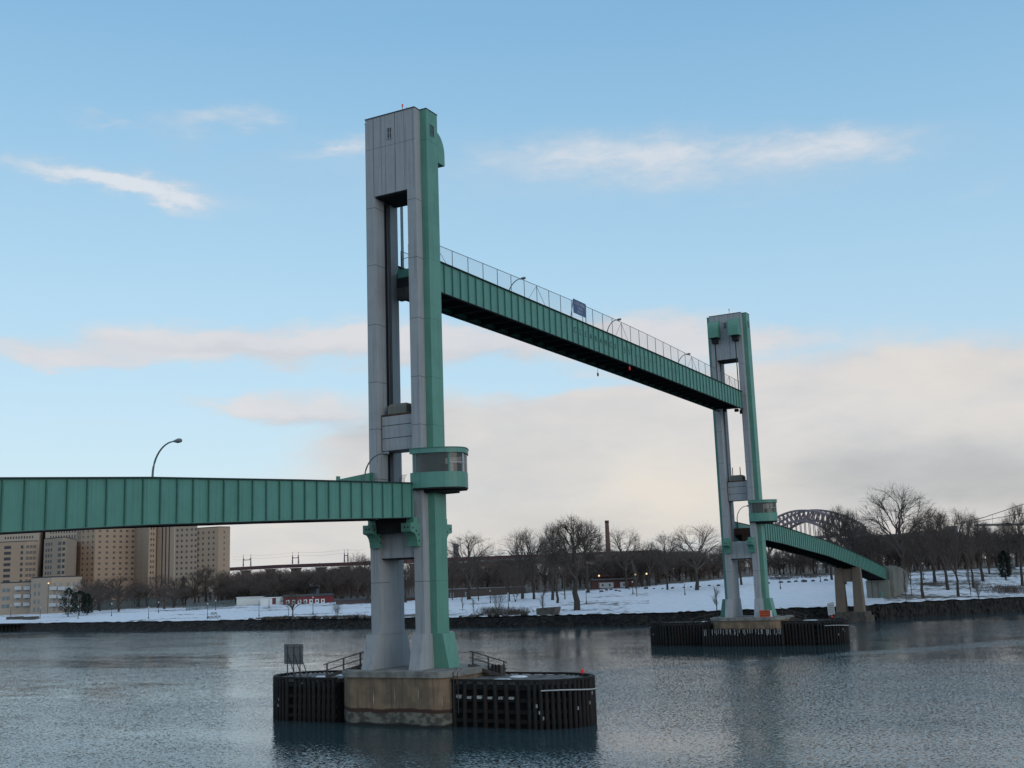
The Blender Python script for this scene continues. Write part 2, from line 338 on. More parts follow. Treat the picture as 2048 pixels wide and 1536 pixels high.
# ------------------------------------------------------------------ mesh builder and object helpers
class MB:
    def __init__(s): s.v = []; s.f = []
    def poly(s, pts):
        n = len(s.v); s.v += [tuple(p) for p in pts]; s.f.append(tuple(range(n, n+len(pts))))
    def hexa(s, a, b):      # two rings of 4
        n = len(s.v); s.v += [tuple(p) for p in a]+[tuple(p) for p in b]
        s.f += [(n+3, n+2, n+1, n), (n+4, n+5, n+6, n+7)]+[(n+i, n+(i+1) % 4, n+4+(i+1) % 4, n+4+i) for i in range(4)]
    def box(s, x0, x1, y0, y1, z0, z1):
        s.hexa([(x0, y0, z0), (x1, y0, z0), (x1, y1, z0), (x0, y1, z0)], [(x0, y0, z1), (x1, y0, z1), (x1, y1, z1), (x0, y1, z1)]); return s
    def prism(s, pts, z0, z1, top=None):
        top = top or pts; k = len(pts); n = len(s.v)
        s.v += [(p[0], p[1], z0 if len(p) < 3 else p[2]) for p in pts]+[(p[0], p[1], z1 if len(p) < 3 else p[2]) for p in top]
        s.f += [tuple(range(n+k-1, n-1, -1)), tuple(range(n+k, n+2*k))]+[(n+i, n+(i+1) % k, n+k+(i+1) % k, n+k+i) for i in range(k)]; return s
    def sweep(s, prof, axis, a, b):     # profile of (p,q) extruded along axis from a to b
        f = {'x': lambda t, p, q: (t, p, q), 'y': lambda t, p, q: (p, t, q), 'z': lambda t, p, q: (p, q, t)}[axis]
        k = len(prof); n = len(s.v)
        s.v += [f(a, *p) for p in prof]+[f(b, *p) for p in prof]
        s.f += [tuple(range(n+k-1, n-1, -1)), tuple(range(n+k, n+2*k))]+[(n+i, n+(i+1) % k, n+k+(i+1) % k, n+k+i) for i in range(k)]; return s
    def tube(s, pts, r, n=6, cap=True):
        pts = [Vector(p) for p in pts]; rs = r if isinstance(r, (list, tuple)) else [r]*len(pts)
        base = len(s.v)
        for i, p in enumerate(pts):
            d = (pts[min(i+1, len(pts)-1)]-pts[max(i-1, 0)]).normalized()
            a = d.orthogonal().normalized() if abs(d.z) > .95 else d.cross(UP).normalized()
            b = d.cross(a)
            for k in range(n):
                t = 2*math.pi*k/n; s.v.append(tuple(p+(a*math.cos(t)+b*math.sin(t))*rs[i]))
        for i in range(len(pts)-1):
            for k in range(n):
                q = base+i*n; s.f.append((q+k, q+(k+1) % n, q+n+(k+1) % n, q+n+k))
        if cap:
            s.f.append(tuple(range(base+n-1, base-1, -1))); e = base+(len(pts)-1)*n; s.f.append(tuple(range(e, e+n)))
        return s
    def beam(s, a, b, w, h=None):
        a, b = Vector(a), Vector(b); h = h or w; d = (b-a).normalized()
        x = d.cross(UP); x = (x if x.length > .05 else Vector((1, 0, 0))).normalized(); y = x.cross(d)
        c = [(-w/2, -h/2), (w/2, -h/2), (w/2, h/2), (-w/2, h/2)]
        s.hexa([a+x*i+y*j for i, j in c], [b+x*i+y*j for i, j in c]); return s
    def ball(s, c, r, n=8, m=6, sz=1.0):
        base = len(s.v); c = Vector(c)
        for i in range(m+1):
            t = math.pi*i/m
            for k in range(n):
                p = 2*math.pi*k/n; s.v.append(tuple(c+Vector((math.sin(t)*math.cos(p), math.sin(t)*math.sin(p), sz*math.cos(t)))*r))
        for i in range(m):
            for k in range(n):
                q = base+i*n; s.f.append((q+k, q+n+k, q+n+(k+1) % n, q+(k+1) % n))
        return s
    def mesh(s, name, m, o=(0, 0, 0), smooth=False):
        me = bpy.data.meshes.new(name); o = Vector(o)
        me.from_pydata([tuple(Vector(p)-o) for p in s.v], [], s.f); me.materials.append(M[m] if isinstance(m, str) else m)
        if smooth:
            me.polygons.foreach_set('use_smooth', [True]*len(me.polygons))
        me.update(); return me
    def build(s, name, m, parent=None, smooth=False, o=None):
        org = o if o is not None else (ORG.get(parent.name, Vector()) if parent else Vector())
        ob = bpy.data.objects.new(name, s.mesh(name, m, org, smooth)); COL.objects.link(ob)
        if parent: ob.parent = parent; ORG[ob.name] = org
        elif o is not None: ob.location = o; ORG[ob.name] = Vector(o)
        return ob
ORG = {}
def build_each(mb, name, m, parent):
    # every loose piece its own part (pieces are boxes of eight corners)
    for k in range(len(mb.v)//8):
        q = MB(); q.v = mb.v[8*k:8*k+8]; q.f = [tuple(i-8*k for i in f) for f in mb.f[6*k:6*k+6]]; q.build(name, m, parent)
def tag(o, label, cat, group=None, kind=None):
    o['label'] = label; o['category'] = cat
    if group: o['group'] = group
    if kind: o['kind'] = kind
    return o
def thing(name, label, cat, loc=(0, 0, 0), group=None):
    o = bpy.data.objects.new(name, None); COL.objects.link(o); o.location = loc; o.empty_display_size = .5
    ORG[o.name] = Vector(loc)
    return tag(o, label, cat, group)
def structure(o, label=None, cat=None):
    o['kind'] = 'structure'
    if label: o['label'] = label; o['category'] = cat
    return o
def copy_tree(o, parent=None):
    c = o.copy(); COL.objects.link(c)
    if parent: c.parent = parent
    for ch in list(o.children): copy_tree(ch, c)
    return c

# ------------------------------------------------------------------ the setting: water, shore, ground
SH_U = [-420, -150, 0, 300, 600, 900, 1250, 1500, 1720, 1800, 2048, 2350]
SH_D = [480, 425, 396, 341, 321, 288, 261, 252, 250, 253, 266, 300]
SH_Z = [2.4, 2.4, 2.5, 2.8, 2.6, 2.5, 2.8, 3.0, 3.1, 3.4, 3.3, 3.3]
SH_A = [math.atan2(ray(u, horizon(u)).dot(RH), ray(u, horizon(u)).dot(FH)) for u in SH_U]
def lerp(xs, ys, x):
    if x <= xs[0]: return ys[0]
    for i in range(len(xs)-1):
        if x <= xs[i+1]: return ys[i]+(ys[i+1]-ys[i])*(x-xs[i])/(xs[i+1]-xs[i])
    return ys[-1]
# ground profile by bearing: list of (metres behind the shore, height)
PROF = {-420: [(60, 4), (160, 5), (400, 7)], 0: [(25, 3.4), (60, 4.0), (160, 4.7), (400, 7)], 300: [(30, 3.9), (60, 4.6), (110, 5.0), (260, 6.5)],
        600: [(25, 3.2), (75, 4.6), (110, 5.1), (260, 6.5)], 900: [(30, 3.6), (75, 5.2), (160, 6.3), (300, 7.5)], 1250: [(35, 4.5), (95, 7.0), (180, 8.0), (320, 9.2)],
        1500: [(35, 5.0), (110, 9.4), (180, 10.1), (320, 10.3)], 1720: [(30, 4.2), (80, 7.2), (110, 8.8), (170, 9.6), (320, 10.3)], 1850: [(12, 3.6), (35, 5.2), (85, 9.0), (170, 9.8), (320, 10.2)],
        2048: [(15, 3.8), (55, 8.0), (80, 9.4), (170, 10), (320, 10.3)], 2350: [(15, 3.8), (60, 8), (80, 9.4), (170, 10), (320, 10.3)]}
PU = sorted(PROF); PA = [lerp(SH_U, SH_A, u) for u in PU]
def terr(a, off):
    z0 = lerp(SH_A, SH_Z, a)
    def one(u):
        pts = [(0, z0)]+PROF[u]+[(620, 12.5), (950, 17), (2500, 24), (9000, 40)]
        return lerp([p[0] for p in pts], [p[1] for p in pts], off)
    if a <= PA[0]: return one(PU[0])
    for i in range(len(PA)-1):
        if a <= PA[i+1]:
            t = (a-PA[i])/(PA[i+1]-PA[i]); return one(PU[i])*(1-t)+one(PU[i+1])*t
    return one(PU[-1])
def bear(a, d): p = CAM+FH*d+RH*(d*math.tan(a)); return p.x, p.y
def shore_d(a): return lerp(SH_A, SH_D, a)
def zat(x, y):
    r = Vector((x, y, 0))-CAM; d = r.dot(FH); a = math.atan2(r.dot(RH), d)
    return terr(a, max(0, d-shore_d(a)))
def ground(u, v):       # point of the ground seen at a photo pixel
    r = ray(u, v); a = math.atan2(r.dot(RH), r.dot(FH)); k = r.z/r.dot(FH)
    best = None
    d = shore_d(a)+.5
    while d < 900:
        z = CAM.z+k*d
        if z <= terr(a, d-shore_d(a)): break
        d += .5
    x, y = bear(a, d); return Vector((x, y, terr(a, d-shore_d(a))))
OFFS = [0, 1, 2.5, 5, 8, 12, 16, 21, 27, 34, 42, 50, 60, 70, 82, 95, 110, 130, 155, 185, 220, 260, 320, 420, 600, 900, 1500, 2500, 4500, 8500]
NA = 330; A0, A1 = SH_A[0], SH_A[-1]
rg = random.Random(3)
jit = [rg.uniform(-.7, .7) for _ in range(NA+1)]
def smoothj(i): return (jit[max(i-1, 0)]+2*jit[i]+jit[min(i+1, NA)])/4
verts, faces, bare = [], [], []
for i in range(NA+1):
    a = A0+(A1-A0)*i/NA; sdp = shore_d(a)+smoothj(i)
    for j, o_ in enumerate(OFFS):
        x, y = bear(a, sdp+o_); z = terr(a, o_)+(rg.uniform(-.12, .12) if 0 < j < 22 else 0)
        if j == 0: z += rg.uniform(-.15, .15)
        verts.append((x, y, z))
        u = lerp(SH_A, SH_U, a)
        b = -.06
        if 540 < u < 1060: b = .19 if o_ < 16 else (.055 if o_ < 90 else .08)
        if u < 540: b = .055 if o_ < 60 else .085
        if 1060 < u < 1300: b = .075 if o_ < 70 else .06
        if 1300 < u < 1760: b = -.3 if o_ < 96 else .05
        if u > 1760: b = .125 if o_ < 60 else .13
        if o_ < 2: b -= .12
        if o_ > 125: b += .15
        if o_ > 150: b += .6
        bare.append(b)
NJ = len(OFFS)
for i in range(NA):
    for j in range(NJ-1):
        q = i*NJ+j; faces.append((q, q+NJ, q+NJ+1, q+1))
gm = bpy.data.meshes.new('snowy_ground'); gm.from_pydata(verts, [], faces); gm.materials.append(M['ground'])
at_ = gm.attributes.new('bare', 'FLOAT', 'POINT'); at_.data.foreach_set('value', bare)
gm.polygons.foreach_set('use_smooth', [True]*len(gm.polygons))
go = bpy.data.objects.new('snowy_ground', gm); COL.objects.link(go); structure(go)
wb = MB(); wb.poly([(-1500, -1500, 0), (9000, -5000, 0), (9000, 9000, 0), (-1500, 6000, 0)])
structure(wb.build('river_water', 'water'))
# riverbed under the ground edge so that nothing floats
# seawall of dark stone along the shore with a sloping toe
sw = MB(); prev = None; rw = random.Random(5)
CH = 7
for i in range(NA*3+1):
    a = A0+(A1-A0)*i/(NA*3); u = lerp(SH_A, SH_U, a)
    k = i/3; i0 = int(k); jj = smoothj(i0)*(1-(k-i0))+smoothj(min(i0+1, NA))*(k-i0)
    d0 = shore_d(a)+jj; z0 = terr(a, 0)
    rub = 1.0 if (520 < u < 760) else .45
    slope = .9+(2.8 if u < 760 else .0)
    ring = []
    for c in range(CH+1):
        t = c/CH
        dd = d0+.15-slope*(1-t)**1.3+rw.uniform(-.35, .35)*(1 if 0 < c else .3)*(.3+rub)
        if c == CH: dd = d0+.9
        zz = -.5+(z0-.05+.5)*t+rw.uniform(-.16, .16)*(.4+rub)
        if c == CH: zz = z0-.12
        x, y = bear(a, dd); ring.append((x, y, zz))
    n = len(sw.v); sw.v += ring
    if prev is not None:
        for c in range(CH): sw.f.append((prev+c, n+c, n+c+1, prev+c+1))
    prev = n
swo = sw.build('seawall', 'stone'); tag(swo, 'long dark stone seawall along the far shore below the snow', 'seawall')

# ------------------------------------------------------------------ lift bridge
LX = 95.1
ZC, ZB, ZS, ZP = 4.2, 4.2, 6.97, 52.43
def seams(x0):
    s = MB()
    return s
def make_tower(x0, s, label):
    """s=+1: approach side is -x (near tower); s=-1: mirrored, lift span on the -x side"""
    t = thing('lift_tower', label, 'bridge tower', (x0, 0, ZC))
    X = lambda v: x0+s*v
    def bx(mb, a, b, y0, y1, z0, z1): mb.box(min(X(a), X(b)), max(X(a), X(b)), y0, y1, z0, z1)
    for sy in (-1, 1):
        m = MB()
        prof = [(-1.785, 1.74), (-.35, 1.74), (-.35, 2.15), (.52, 2.15), (.52, 1.74), (1.785, 1.74), (1.785, 2.64), (-1.785, 2.64)]
        m.prism([(X(p[0]), sy*p[1]) for p in prof], 15.0, 45.0)
        m.prism([(X(p[0]), sy*p[1]) for p in (prof[0], prof[5], prof[6], prof[7])], ZS, 15.0)
        b0 = [(X(-3.0), 1.80), (X(3.0), 1.80), (X(3.0), 2.86), (X(-3.0), 2.86)]; b1 = [(X(-2.3), 1.80), (X(2.3), 1.80), (X(2.3), 2.82), (X(-2.3), 2.82)]
        m.prism([(p[0], sy*p[1]) for p in b0], ZB-.01, ZS+.003, [(p[0], sy*p[1]) for p in b1])
        lg = m.build('leg', 'grey', t)
        q = MB(); bx(q, -.345, .515, sy*2.10, sy*2.145, 15.1, 44.9); q.build('guide_rail', 'greydark', lg)
        # plate joints, a few millimetres proud
        j = MB()
        for z in (11.2, 19.9, 24.2, 28.3, 33.4, 38.75, 44.0):
            for xs in (-1.788, 1.788): j.box(min(X(xs), X(xs*.99)), max(X(xs), X(xs*.99)), min(sy*1.74, sy*2.64), max(sy*1.74, sy*2.64), z-.02, z+.02)
            ya, yb = sorted((sy*1.737, sy*1.76)); j.box(min(X(-1.785), X(-.36)), max(X(-1.785), X(-.36)), ya, yb, z-.02, z+.02)
            ya, yb = sorted((sy*2.63, sy*2.643)); j.box(min(X(-1.785), X(1.785)), max(X(-1.785), X(1.785)), ya, yb, z-.02, z+.02)
        build_each(j, 'plate_joint', 'seam', lg)
        p = MB(); ya, yb = sorted((sy*2.60, sy*3.30))
        bx(p, -.902, .902, ya, yb, ZS-.3, ZP)
        f0 = [(X(-.86), 2.62), (X(.86), 2.62), (X(.86), 4.31), (X(-.86), 4.31)]; f1 = [(X(-.93), 2.62), (X(.93), 2.62), (X(.93), 3.77), (X(-.93), 3.77)]
        p.prism([(a, sy*b) for a, b in f0], ZB-.01, ZS, [(a, sy*b) for a, b in f1])
        pl = p.build('side_pilaster', 'greenp', t)
        j = MB()
        for z in (11.2, 19.9, 24.2, 28.3, 33.4, 38.75, 49.6):
            for xs in (-.905, .905): j.box(min(X(xs), X(xs*.99)), max(X(xs), X(xs*.99)), min(sy*2.65, sy*3.30), max(sy*2.65, sy*3.30), z-.018, z+.018)
            ya, yb = sorted((sy*3.29, sy*3.303)); j.box(min(X(-.9), X(.9)), max(X(-.9), X(.9)), ya, yb, z-.018, z+.018)
        build_each(j, 'plate_joint', 'greend', pl)
        # window high on the pilaster
        w = MB(); ya, yb = sorted((sy*3.28, sy*3.306)); bx(w, -.28, .26, ya, yb, 50.2, 51.1); wo = w.build('window', 'pane', pl)
        w = MB(); ya, yb = sorted((sy*3.30, sy*3.34))
        bx(w, -.33, .31, ya, yb, 50.1, 50.2); bx(w, -.33, .31, ya, yb, 51.1, 51.18); bx(w, -.33, -.28, ya, yb, 50.2, 51.1); bx(w, .26, .31, ya, yb, 50.2, 51.1); bx(w, -.27, .25, ya, yb, 50.63, 50.67)
        w.build('window_frame', 'greend', wo)
    h = MB(); h.box(x0-1.785, x0+1.785, -2.64, 2.64, 45.0, 52.38); hd = h.build('machinery_house', 'grey', t)
    r = MB(); r.box(x0-1.83, x0+1.83, -2.67, 2.67, 52.38, 52.47)
    for sy in (-1, 1): r.box(x0-.94, x0+.94, min(sy*2.675, sy*3.34), max(sy*2.675, sy*3.34), 52.432, 52.50)
    r.build('roof_edge', 'seam', hd)
    j = MB()
    for sx in (-1, 1):
        xa, xb = sorted((x0+sx*1.775, x0+sx*1.789))
        for y, z0 in ((1.78, 45), (.95, 45), (.5, 45), (-.55, 45), (-1.51, 45), (-2.45, 45)):
            j.box(xa, xb, y-(.022 if y in (1.78, -.55) else .010), y+(.022 if y in (1.78, -.55) else .010), z0, 52.38)
        j.box(xa, xb, -2.64, 2.64, 49.45, 49.475)
    build_each(j, 'plate_joint', 'seam', hd)
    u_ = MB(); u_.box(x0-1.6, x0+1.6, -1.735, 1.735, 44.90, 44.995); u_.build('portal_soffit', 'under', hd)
    for sx in (-1, 1):
        w = MB(); xa, xb = sorted((x0+sx*1.77, x0+sx*1.795)); w.box(xa, xb, -.2, .22, 50.1, 51.05); wo = w.build('window', 'pane', hd)
        w = MB(); xa, xb = sorted((x0+sx*1.77, x0+sx*1.84))
        w.box(xa, xb, -.27, -.2, 50.02, 51.12); w.box(xa, xb, .22, .29, 50.02, 51.12); w.box(xa, xb, -.2, .22, 50.02, 50.1); w.box(xa, xb, -.2, .22, 51.05, 51.12)
        w.box(xa, xb, -.012, .028, 50.1, 51.05); w.box(xa, xb, -.2, -.012, 50.55, 50.6); w.box(xa, xb, .028, .22, 50.55, 50.6)
        w.build('window_frame', 'grey', wo)
    # rounded sheave hoods on the lift-span side
    for sy in (-1, 1):
        hb = MB(); pr = []
        for k in range(9):
            a = math.pi/2*k/8; pr.append((1.78+1.55*math.sin(a)*1.0, 49.6+1.9*math.cos(a)))
        pr = [(X(p[0]), p[1]) for p in pr]+[(X(3.33), 48.55), (X(1.78), 48.55)]
        ya, yb = sorted((sy*.88, sy*2.52)); hb.sweep(pr, 'y', ya, yb)
        ho = hb.build('sheave_hood', 'greenp', t)
        hb = MB(); ya, yb = sorted((sy*1.25, sy*2.15)); bx(hb, 1.79, 2.7, ya, yb, 47.75, 48.545); hb.build('rope_slot', 'under', ho)
        # lift ropes beside the legs on this face
        hb = MB()
        for k in range(4): hb.tube([(X(2.25+.12*k), sy*1.7, 47.8), (X(2.25+.12*k), sy*1.7, 39.0)], .03, 4)
        hb.build('lift_ropes', 'black', ho)
    c = MB(); c.box(x0-1.5, x0+1.5, -1.738, 1.738, 13.2, 15.85); co = c.build('cross_beam', 'grey', t)
    c = MB(); c.box(x0-1.4, x0+1.4, -1.736, 1.736, 13.1, 13.196); c.build('cross_beam_soffit', 'under', co)
    # riveted corbel brackets under the deck, front and back
    for sx in (-1, 1):
        for sy in (-1, 1):
            b = MB(); pr = [(1.78, 14.05), (2.2, 14.05), (2.28, 14.5), (2.42, 14.85), (2.68, 15.12), (3.15, 15.22), (3.2, 15.3), (3.2, 15.95), (1.78, 15.95)]
            ya, yb = sorted((sy*1.45, sy*2.40)); b.sweep([(x0+sx*p[0], p[1]) for p in pr], 'y', ya, yb)
            b.box(min(x0+sx*1.9, x0+sx*2.6), max(x0+sx*1.9, x0+sx*2.6), ya+.1, yb-.1, 15.955, 16.42)
            bo = b.build('bracket', 'greenp', t)
            rv = MB()
            for yy in (.3, .65):
                y = ya+(yb-ya)*yy
                for (xx, zz) in ((3.2, 15.6), (2.22, 14.35)): rv.box(min(x0+sx*(xx-.02), x0+sx*(xx+.02)), max(x0+sx*(xx-.02), x0+sx*(xx+.02)), y-.07, y+.07, zz-.07, zz+.07)
            for (xx, zz) in ((2.9, 15.55), (2.4, 15.3), (2.05, 15.0), (2.0, 14.5)):
                yq = -2.40 if sy < 0 else 1.45
                rv.box(x0+sx*xx-.07, x0+sx*xx+.07, yq-.02, yq+.02, zz-.07, zz+.07)
            rv.build('rivets', 'rivet', bo)
    # bow-fronted control cabin wrapped round the camera-side leg
    base_ = [(-2.4*math.cos(t), -3.93*math.sin(t)) for t in [math.pi/2*.93*i/24 for i in range(25)]]+[(.4, -3.76), (.9, -3.55), (1.5, -3.25), (2.2, -2.85), (2.32, -1.5), (2.36, 0)]
    def arc(a, b, y0, n=40):
        # bowed plan with a flat right-hand end, resampled to n steps
        P_ = [Vector((p[0]*a/2.4, p[1]*b/3.93)) for p in base_]; L_ = [0]
        for p, q in zip(P_[:-1], P_[1:]): L_.append(L_[-1]+(q-p).length)
        o_ = []
        for i in range(n+1):
            l = L_[-1]*i/n; o_.append((x0+lerp(L_, [p.x for p in P_], l), y0+lerp(L_, [p.y for p in P_], l)))
        return o_
    Y0 = -1.9
    outer = arc(2.4, 3.93, Y0)
    cb = MB(); cb.prism(outer, 18.8, 20.08); cab = cb.build('control_cabin', 'green', t)
    cb = MB(); cb.prism(arc(2.34, 3.86, Y0), 18.68, 18.797); cb.prism(arc(1.5, 2.6, Y0-.6), 18.45, 18.677); cb.build('cabin_floor', 'under', cab)
    cb = MB(); cb.prism(arc(2.46, 4.0, Y0), 21.66, 22.05); cb.build('cabin_roof', 'green', cab)
    cb = MB(); cb.prism(arc(2.5, 4.05, Y0), 22.053, 22.12); cb.build('roof_edge', 'greend', cab)
    g = MB(); A = arc(2.30, 3.80, Y0, 32)
    for i in range(32):
        if i in (0, 31): continue
        p, q = A[i], A[i+1]; g.poly([(p[0], p[1], 20.09), (q[0], q[1], 20.09), (q[0], q[1], 21.65), (p[0], p[1], 21.65)])
    g.build('window', 'glass', cab)
    B = arc(2.33, 3.84, Y0, 60)
    for i, w in ((3, .05), (20, .06), (28, .05), (34, .03), (38, .045), (41, .04), (44, .045), (46, .05)):
        mb = MB(); p = B[i]; mb.box(p[0]-w, p[0]+w, p[1]-w, p[1]+w, 20.085, 21.655)
        mb.build('window_post', 'green' if i < 22 else 'pale', cab)
    mb = MB()
    for i in range(20, 46, 2):
        p, q = B[i], B[i+2]; mb.beam((p[0], p[1], 20.85), (q[0], q[1], 20.85), .05)
    mb.build('window_bar', 'pale', cab)
    fi = MB(); fi.box(x0-1.0, x0-.5, -4.6, -4.0, 20.085, 20.75); fi.box(x0+.3, x0+.9, -4.9, -4.5, 20.085, 20.9); fi.build('control_desk', 'rust', cab)
    return t
T1 = make_tower(0, 1, 'near tall grey and green lift bridge tower standing closest to the camera')
T2 = make_tower(LX, -1, 'far grey and green lift bridge tower with two hoods near the snowy shore')

# counterweights
def counterweight(x0, s, label, ex):
    t = thing('counterweight', label, 'counterweight', (x0, 0, 22.3), 'counterweights hanging inside the towers')
    X = lambda v: x0+s*v
    xs = sorted((X(-1.3), X(1.0)))
    m = MB(); m.box(xs[0], xs[1], -1.55, 1.62, 22.3, 25.25); b = m.build('block', 'grey', t)
    j = MB()
    fx = -1.3 if s > 0 else 1.3
    for z in (23.35, 24.45): j.box(x0-1.304, x0-1.2, -1.55, 1.62, z-.035, z+.035)
    if s < 0:
        j = MB()
        for z in (23.35, 24.45): j.box(xs[0]-.004, xs[0]+.1, -1.55, 1.62, z-.035, z+.035)
    build_each(j, 'plate_joint', 'seam', b)
    j = MB(); j.box(xs[0]-.02, xs[1], -1.57, 1.64, 25.253, 25.42); j.build('rusty_rim', 'rust', t)
    m = MB(); m.box(xs[0]+.25, xs[1]-.2, -.75, 1.2, 25.423, 26.1)
    m.prism([(xs[0]+.25, -.75), (xs[1]-.2, -.75), (xs[1]-.2, 1.2), (xs[0]+.25, 1.2)], 26.1, 26.35, [(xs[0]+.45, -.6), (xs[1]-.3, -.6), (xs[1]-.3, 1.0), (xs[0]+.45, 1.0)])
    m.build('cap_block', 'conc', t)
    for y in ((-1.62, -1.5, 1.5, 1.64) if s > 0 else (-.45, .8)):
        m = MB(); m.tube([(X(.2 if s > 0 else .55), y, 25.4 if s > 0 else 26.3), (X(.2 if s > 0 else .55), y, 44.9 if s > 0 else 27.6)], .035 if s > 0 else .07, 5); m.build('hoist_cable', 'black', t)
counterweight(0, 1, 'grey ribbed counterweight with rusty rim inside the near tower', 0)
counterweight(LX, -1, 'grey ribbed counterweight with two upright rods inside the far tower', 0)

# girders
def girder(t, xs, zt, dep, st0, st1, step, name='girder', u_off=.2):
    """two plate girders following zt(x), with stiffeners and flanges, a deck and cross beams between"""
    n = len(xs)
    for sy in (-1, 1):
        m = MB(); yo, yi = sy*1.97, sy*1.93
        for i in range(n-1):
            a, b = xs[i], xs[i+1]; ya, yb = sorted((yo, yi))
            m.hexa([(a, ya, zt(a)-dep), (b, ya, zt(b)-dep), (b, yb, zt(b)-dep), (a, yb, zt(a)-dep)], [(a, ya, zt(a)-.03), (b, ya, zt(b)-.03), (b, yb, zt(b)-.03), (a, yb, zt(a)-.03)])
        g = m.build(name, 'green', t)
        s = MB(); x = st0
        while x < st1:
            ya, yb = sorted((sy*1.972, sy*2.09)); s.hexa([(x-.045, ya, zt(x)-dep+.06), (x+.045, ya, zt(x)-dep+.06), (x+.045, yb, zt(x)-dep+.06), (x-.045, yb, zt(x)-dep+.06)],
                                                     [(x-.045, ya, zt(x)-.08), (x+.045, ya, zt(x)-.08), (x+.045, yb, zt(x)-.08), (x-.045, yb, zt(x)-.08)]); x += step
        build_each(s, 'stiffener', 'greend', g) if sy < 0 else s.build('stiffeners', 'greend', g)
        f = MB()
        for i in range(n-1):
            a, b = xs[i], xs[i+1]; ya, yb = sorted((sy*1.78, sy*2.15))
            f.hexa([(a, ya, zt(a)-.028), (b, ya, zt(b)-.028), (b, yb, zt(b)-.028), (a, yb, zt(a)-.028)], [(a, ya, zt(a)+.05), (b, ya, zt(b)+.05), (b, yb, zt(b)+.05), (a, yb, zt(a)+.05)])
        f.build('top_flange', 'rivet', g)
        f = MB()
        for i in range(n-1):
            a, b = xs[i], xs[i+1]; ya, yb = sorted((sy*1.78, sy*2.12))
            f.hexa([(a, ya, zt(a)-dep-.07), (b, ya, zt(b)-dep-.07), (b, yb, zt(b)-dep-.07), (a, yb, zt(a)-dep-.07)], [(a, ya, zt(a)-dep-.003), (b, ya, zt(b)-dep-.003), (b, yb, zt(b)-dep-.003), (a, yb, zt(a)-dep-.003)])
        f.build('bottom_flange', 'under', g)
    d = MB()
    for i in range(n-1):
        a, b = xs[i], xs[i+1]
        d.hexa([(a, -1.92, zt(a)-dep+.5), (b, -1.92, zt(b)-dep+.5), (b, 1.92, zt(b)-dep+.5), (a, 1.92, zt(a)-dep+.5)], [(a, -1.92, zt(a)-1.25), (b, -1.92, zt(b)-1.25), (b, 1.92, zt(b)-1.25), (a, 1.92, zt(a)-1.25)])
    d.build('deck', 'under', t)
    c = MB(); x = xs[0]+.8
    while x < xs[-1]-.4:
        z = zt(x)-dep; c.box(x-.1, x+.1, -1.77, 1.77, z-.02, z+.49); x += step*2
    build_each(c, 'floor_beam', 'under', t)
LZT = 39.52
lift = thing('lift_span', 'raised green plate girder lift span hanging between the two towers', 'bridge span', (LX/2, 0, 36.7))
ltop = lambda x: 39.47+.12*math.sin(math.pi*(x-1.9)/91.3)
girder(lift, [1.86+(93.2-1.86)*i/12 for i in range(13)], ltop, 2.80, 3.57, 92.9, 1.4163)
m = MB(); m.box(1.3, 1.85, -1.6, 1.6, 37.2, 38.6); m.build('end_beam', 'under', lift)
m = MB(); m.box(1.2, 1.84, -1.2, 1.5, 36.1, 37.19); m.build('end_bearing_or_shade', 'wood', lift)
m = MB(); m.box(1.285, 1.297, -1.5, 1.5, 38.15, 38.9); m.build('end_plate', 'green', lift)
m = MB(); m.box(93.22, 95.6, -1.6, 1.6, 37.2, 38.9); m.box(92.2, 92.6, -1.5, -.9, 36.2, 36.66); m.box(91.3, 91.6, .2, .7, 36.25, 36.66); m.box(93.0, 93.25, -1.9, -1.5, 35.9, 36.6); m.build('end_beam', 'under', lift)
# lettering on the camera-side girder, one character to a panel
def letter(ch, x, z, h, m, parent, y=-1.986):
    cu = bpy.data.curves.new('txt', 'FONT'); cu.body = ch; cu.size = h*1.42; cu.align_x = 'CENTER'; cu.extrude = .006
    tmp = bpy.data.objects.new('txt', cu); COL.objects.link(tmp)
    dg = bpy.context.evaluated_depsgraph_get(); me = bpy.data.meshes.new_from_object(tmp.evaluated_get(dg))
    bpy.data.objects.remove(tmp); bpy.data.curves.remove(cu)
    rot = Matrix.Rotation(math.pi/2, 4, 'X'); me.transform(Matrix.Translation(Vector((x, y, z))-ORG[parent.name])@rot)
    me.materials.clear(); me.materials.append(M[m]); return me
def text_part(items, m, parent, name):
    import bmesh
    bm = bmesh.new()
    for ch, x, z, h in items:
        me = letter(ch, x, z, h, m, parent); bm.from_mesh(me); bpy.data.meshes.remove(me)
    me = bpy.data.meshes.new(name); bm.to_mesh(me); bm.free(); me.materials.append(M[m])
    o = bpy.data.objects.new(name, me); COL.objects.link(o); o.parent = parent; return o
pan = lambda k: 31.19+1.4163*k
text_part([(c, pan(i), 38.02, .66) for i, c in enumerate('CLEARANCE')]+[('5', pan(10), 38.02, .66), ('5', pan(11), 38.02, .66)], 'lettering', lift, 'clearance_lettering')
m = MB()
for k in (10.55, 11.55): m.box(pan(k)-.05, pan(k)+.05, -2.11, -1.985, 38.6, 39.0)
for k, hh in ((13, .2), (14, .25), (15, .42), (16, .4), (17, .3), (19, .25)): m.box(pan(k)-.10, pan(k)+.06, -1.985, -1.972, 38.2, 38.2+hh)
m.build('worn_lettering', 'faded', lift)
m = MB()
for k in (21, 22, 23):
    m.box(pan(k)-.16, pan(k)-.06, -1.986, -1.972, 38.05, 38.6); m.box(pan(k)-.06, pan(k)+.16, -1.985, -1.972, 38.25 if k != 22 else 38.1, 38.36 if k != 22 else 38.2)
m.build('worn_lettering', 'faded', lift)

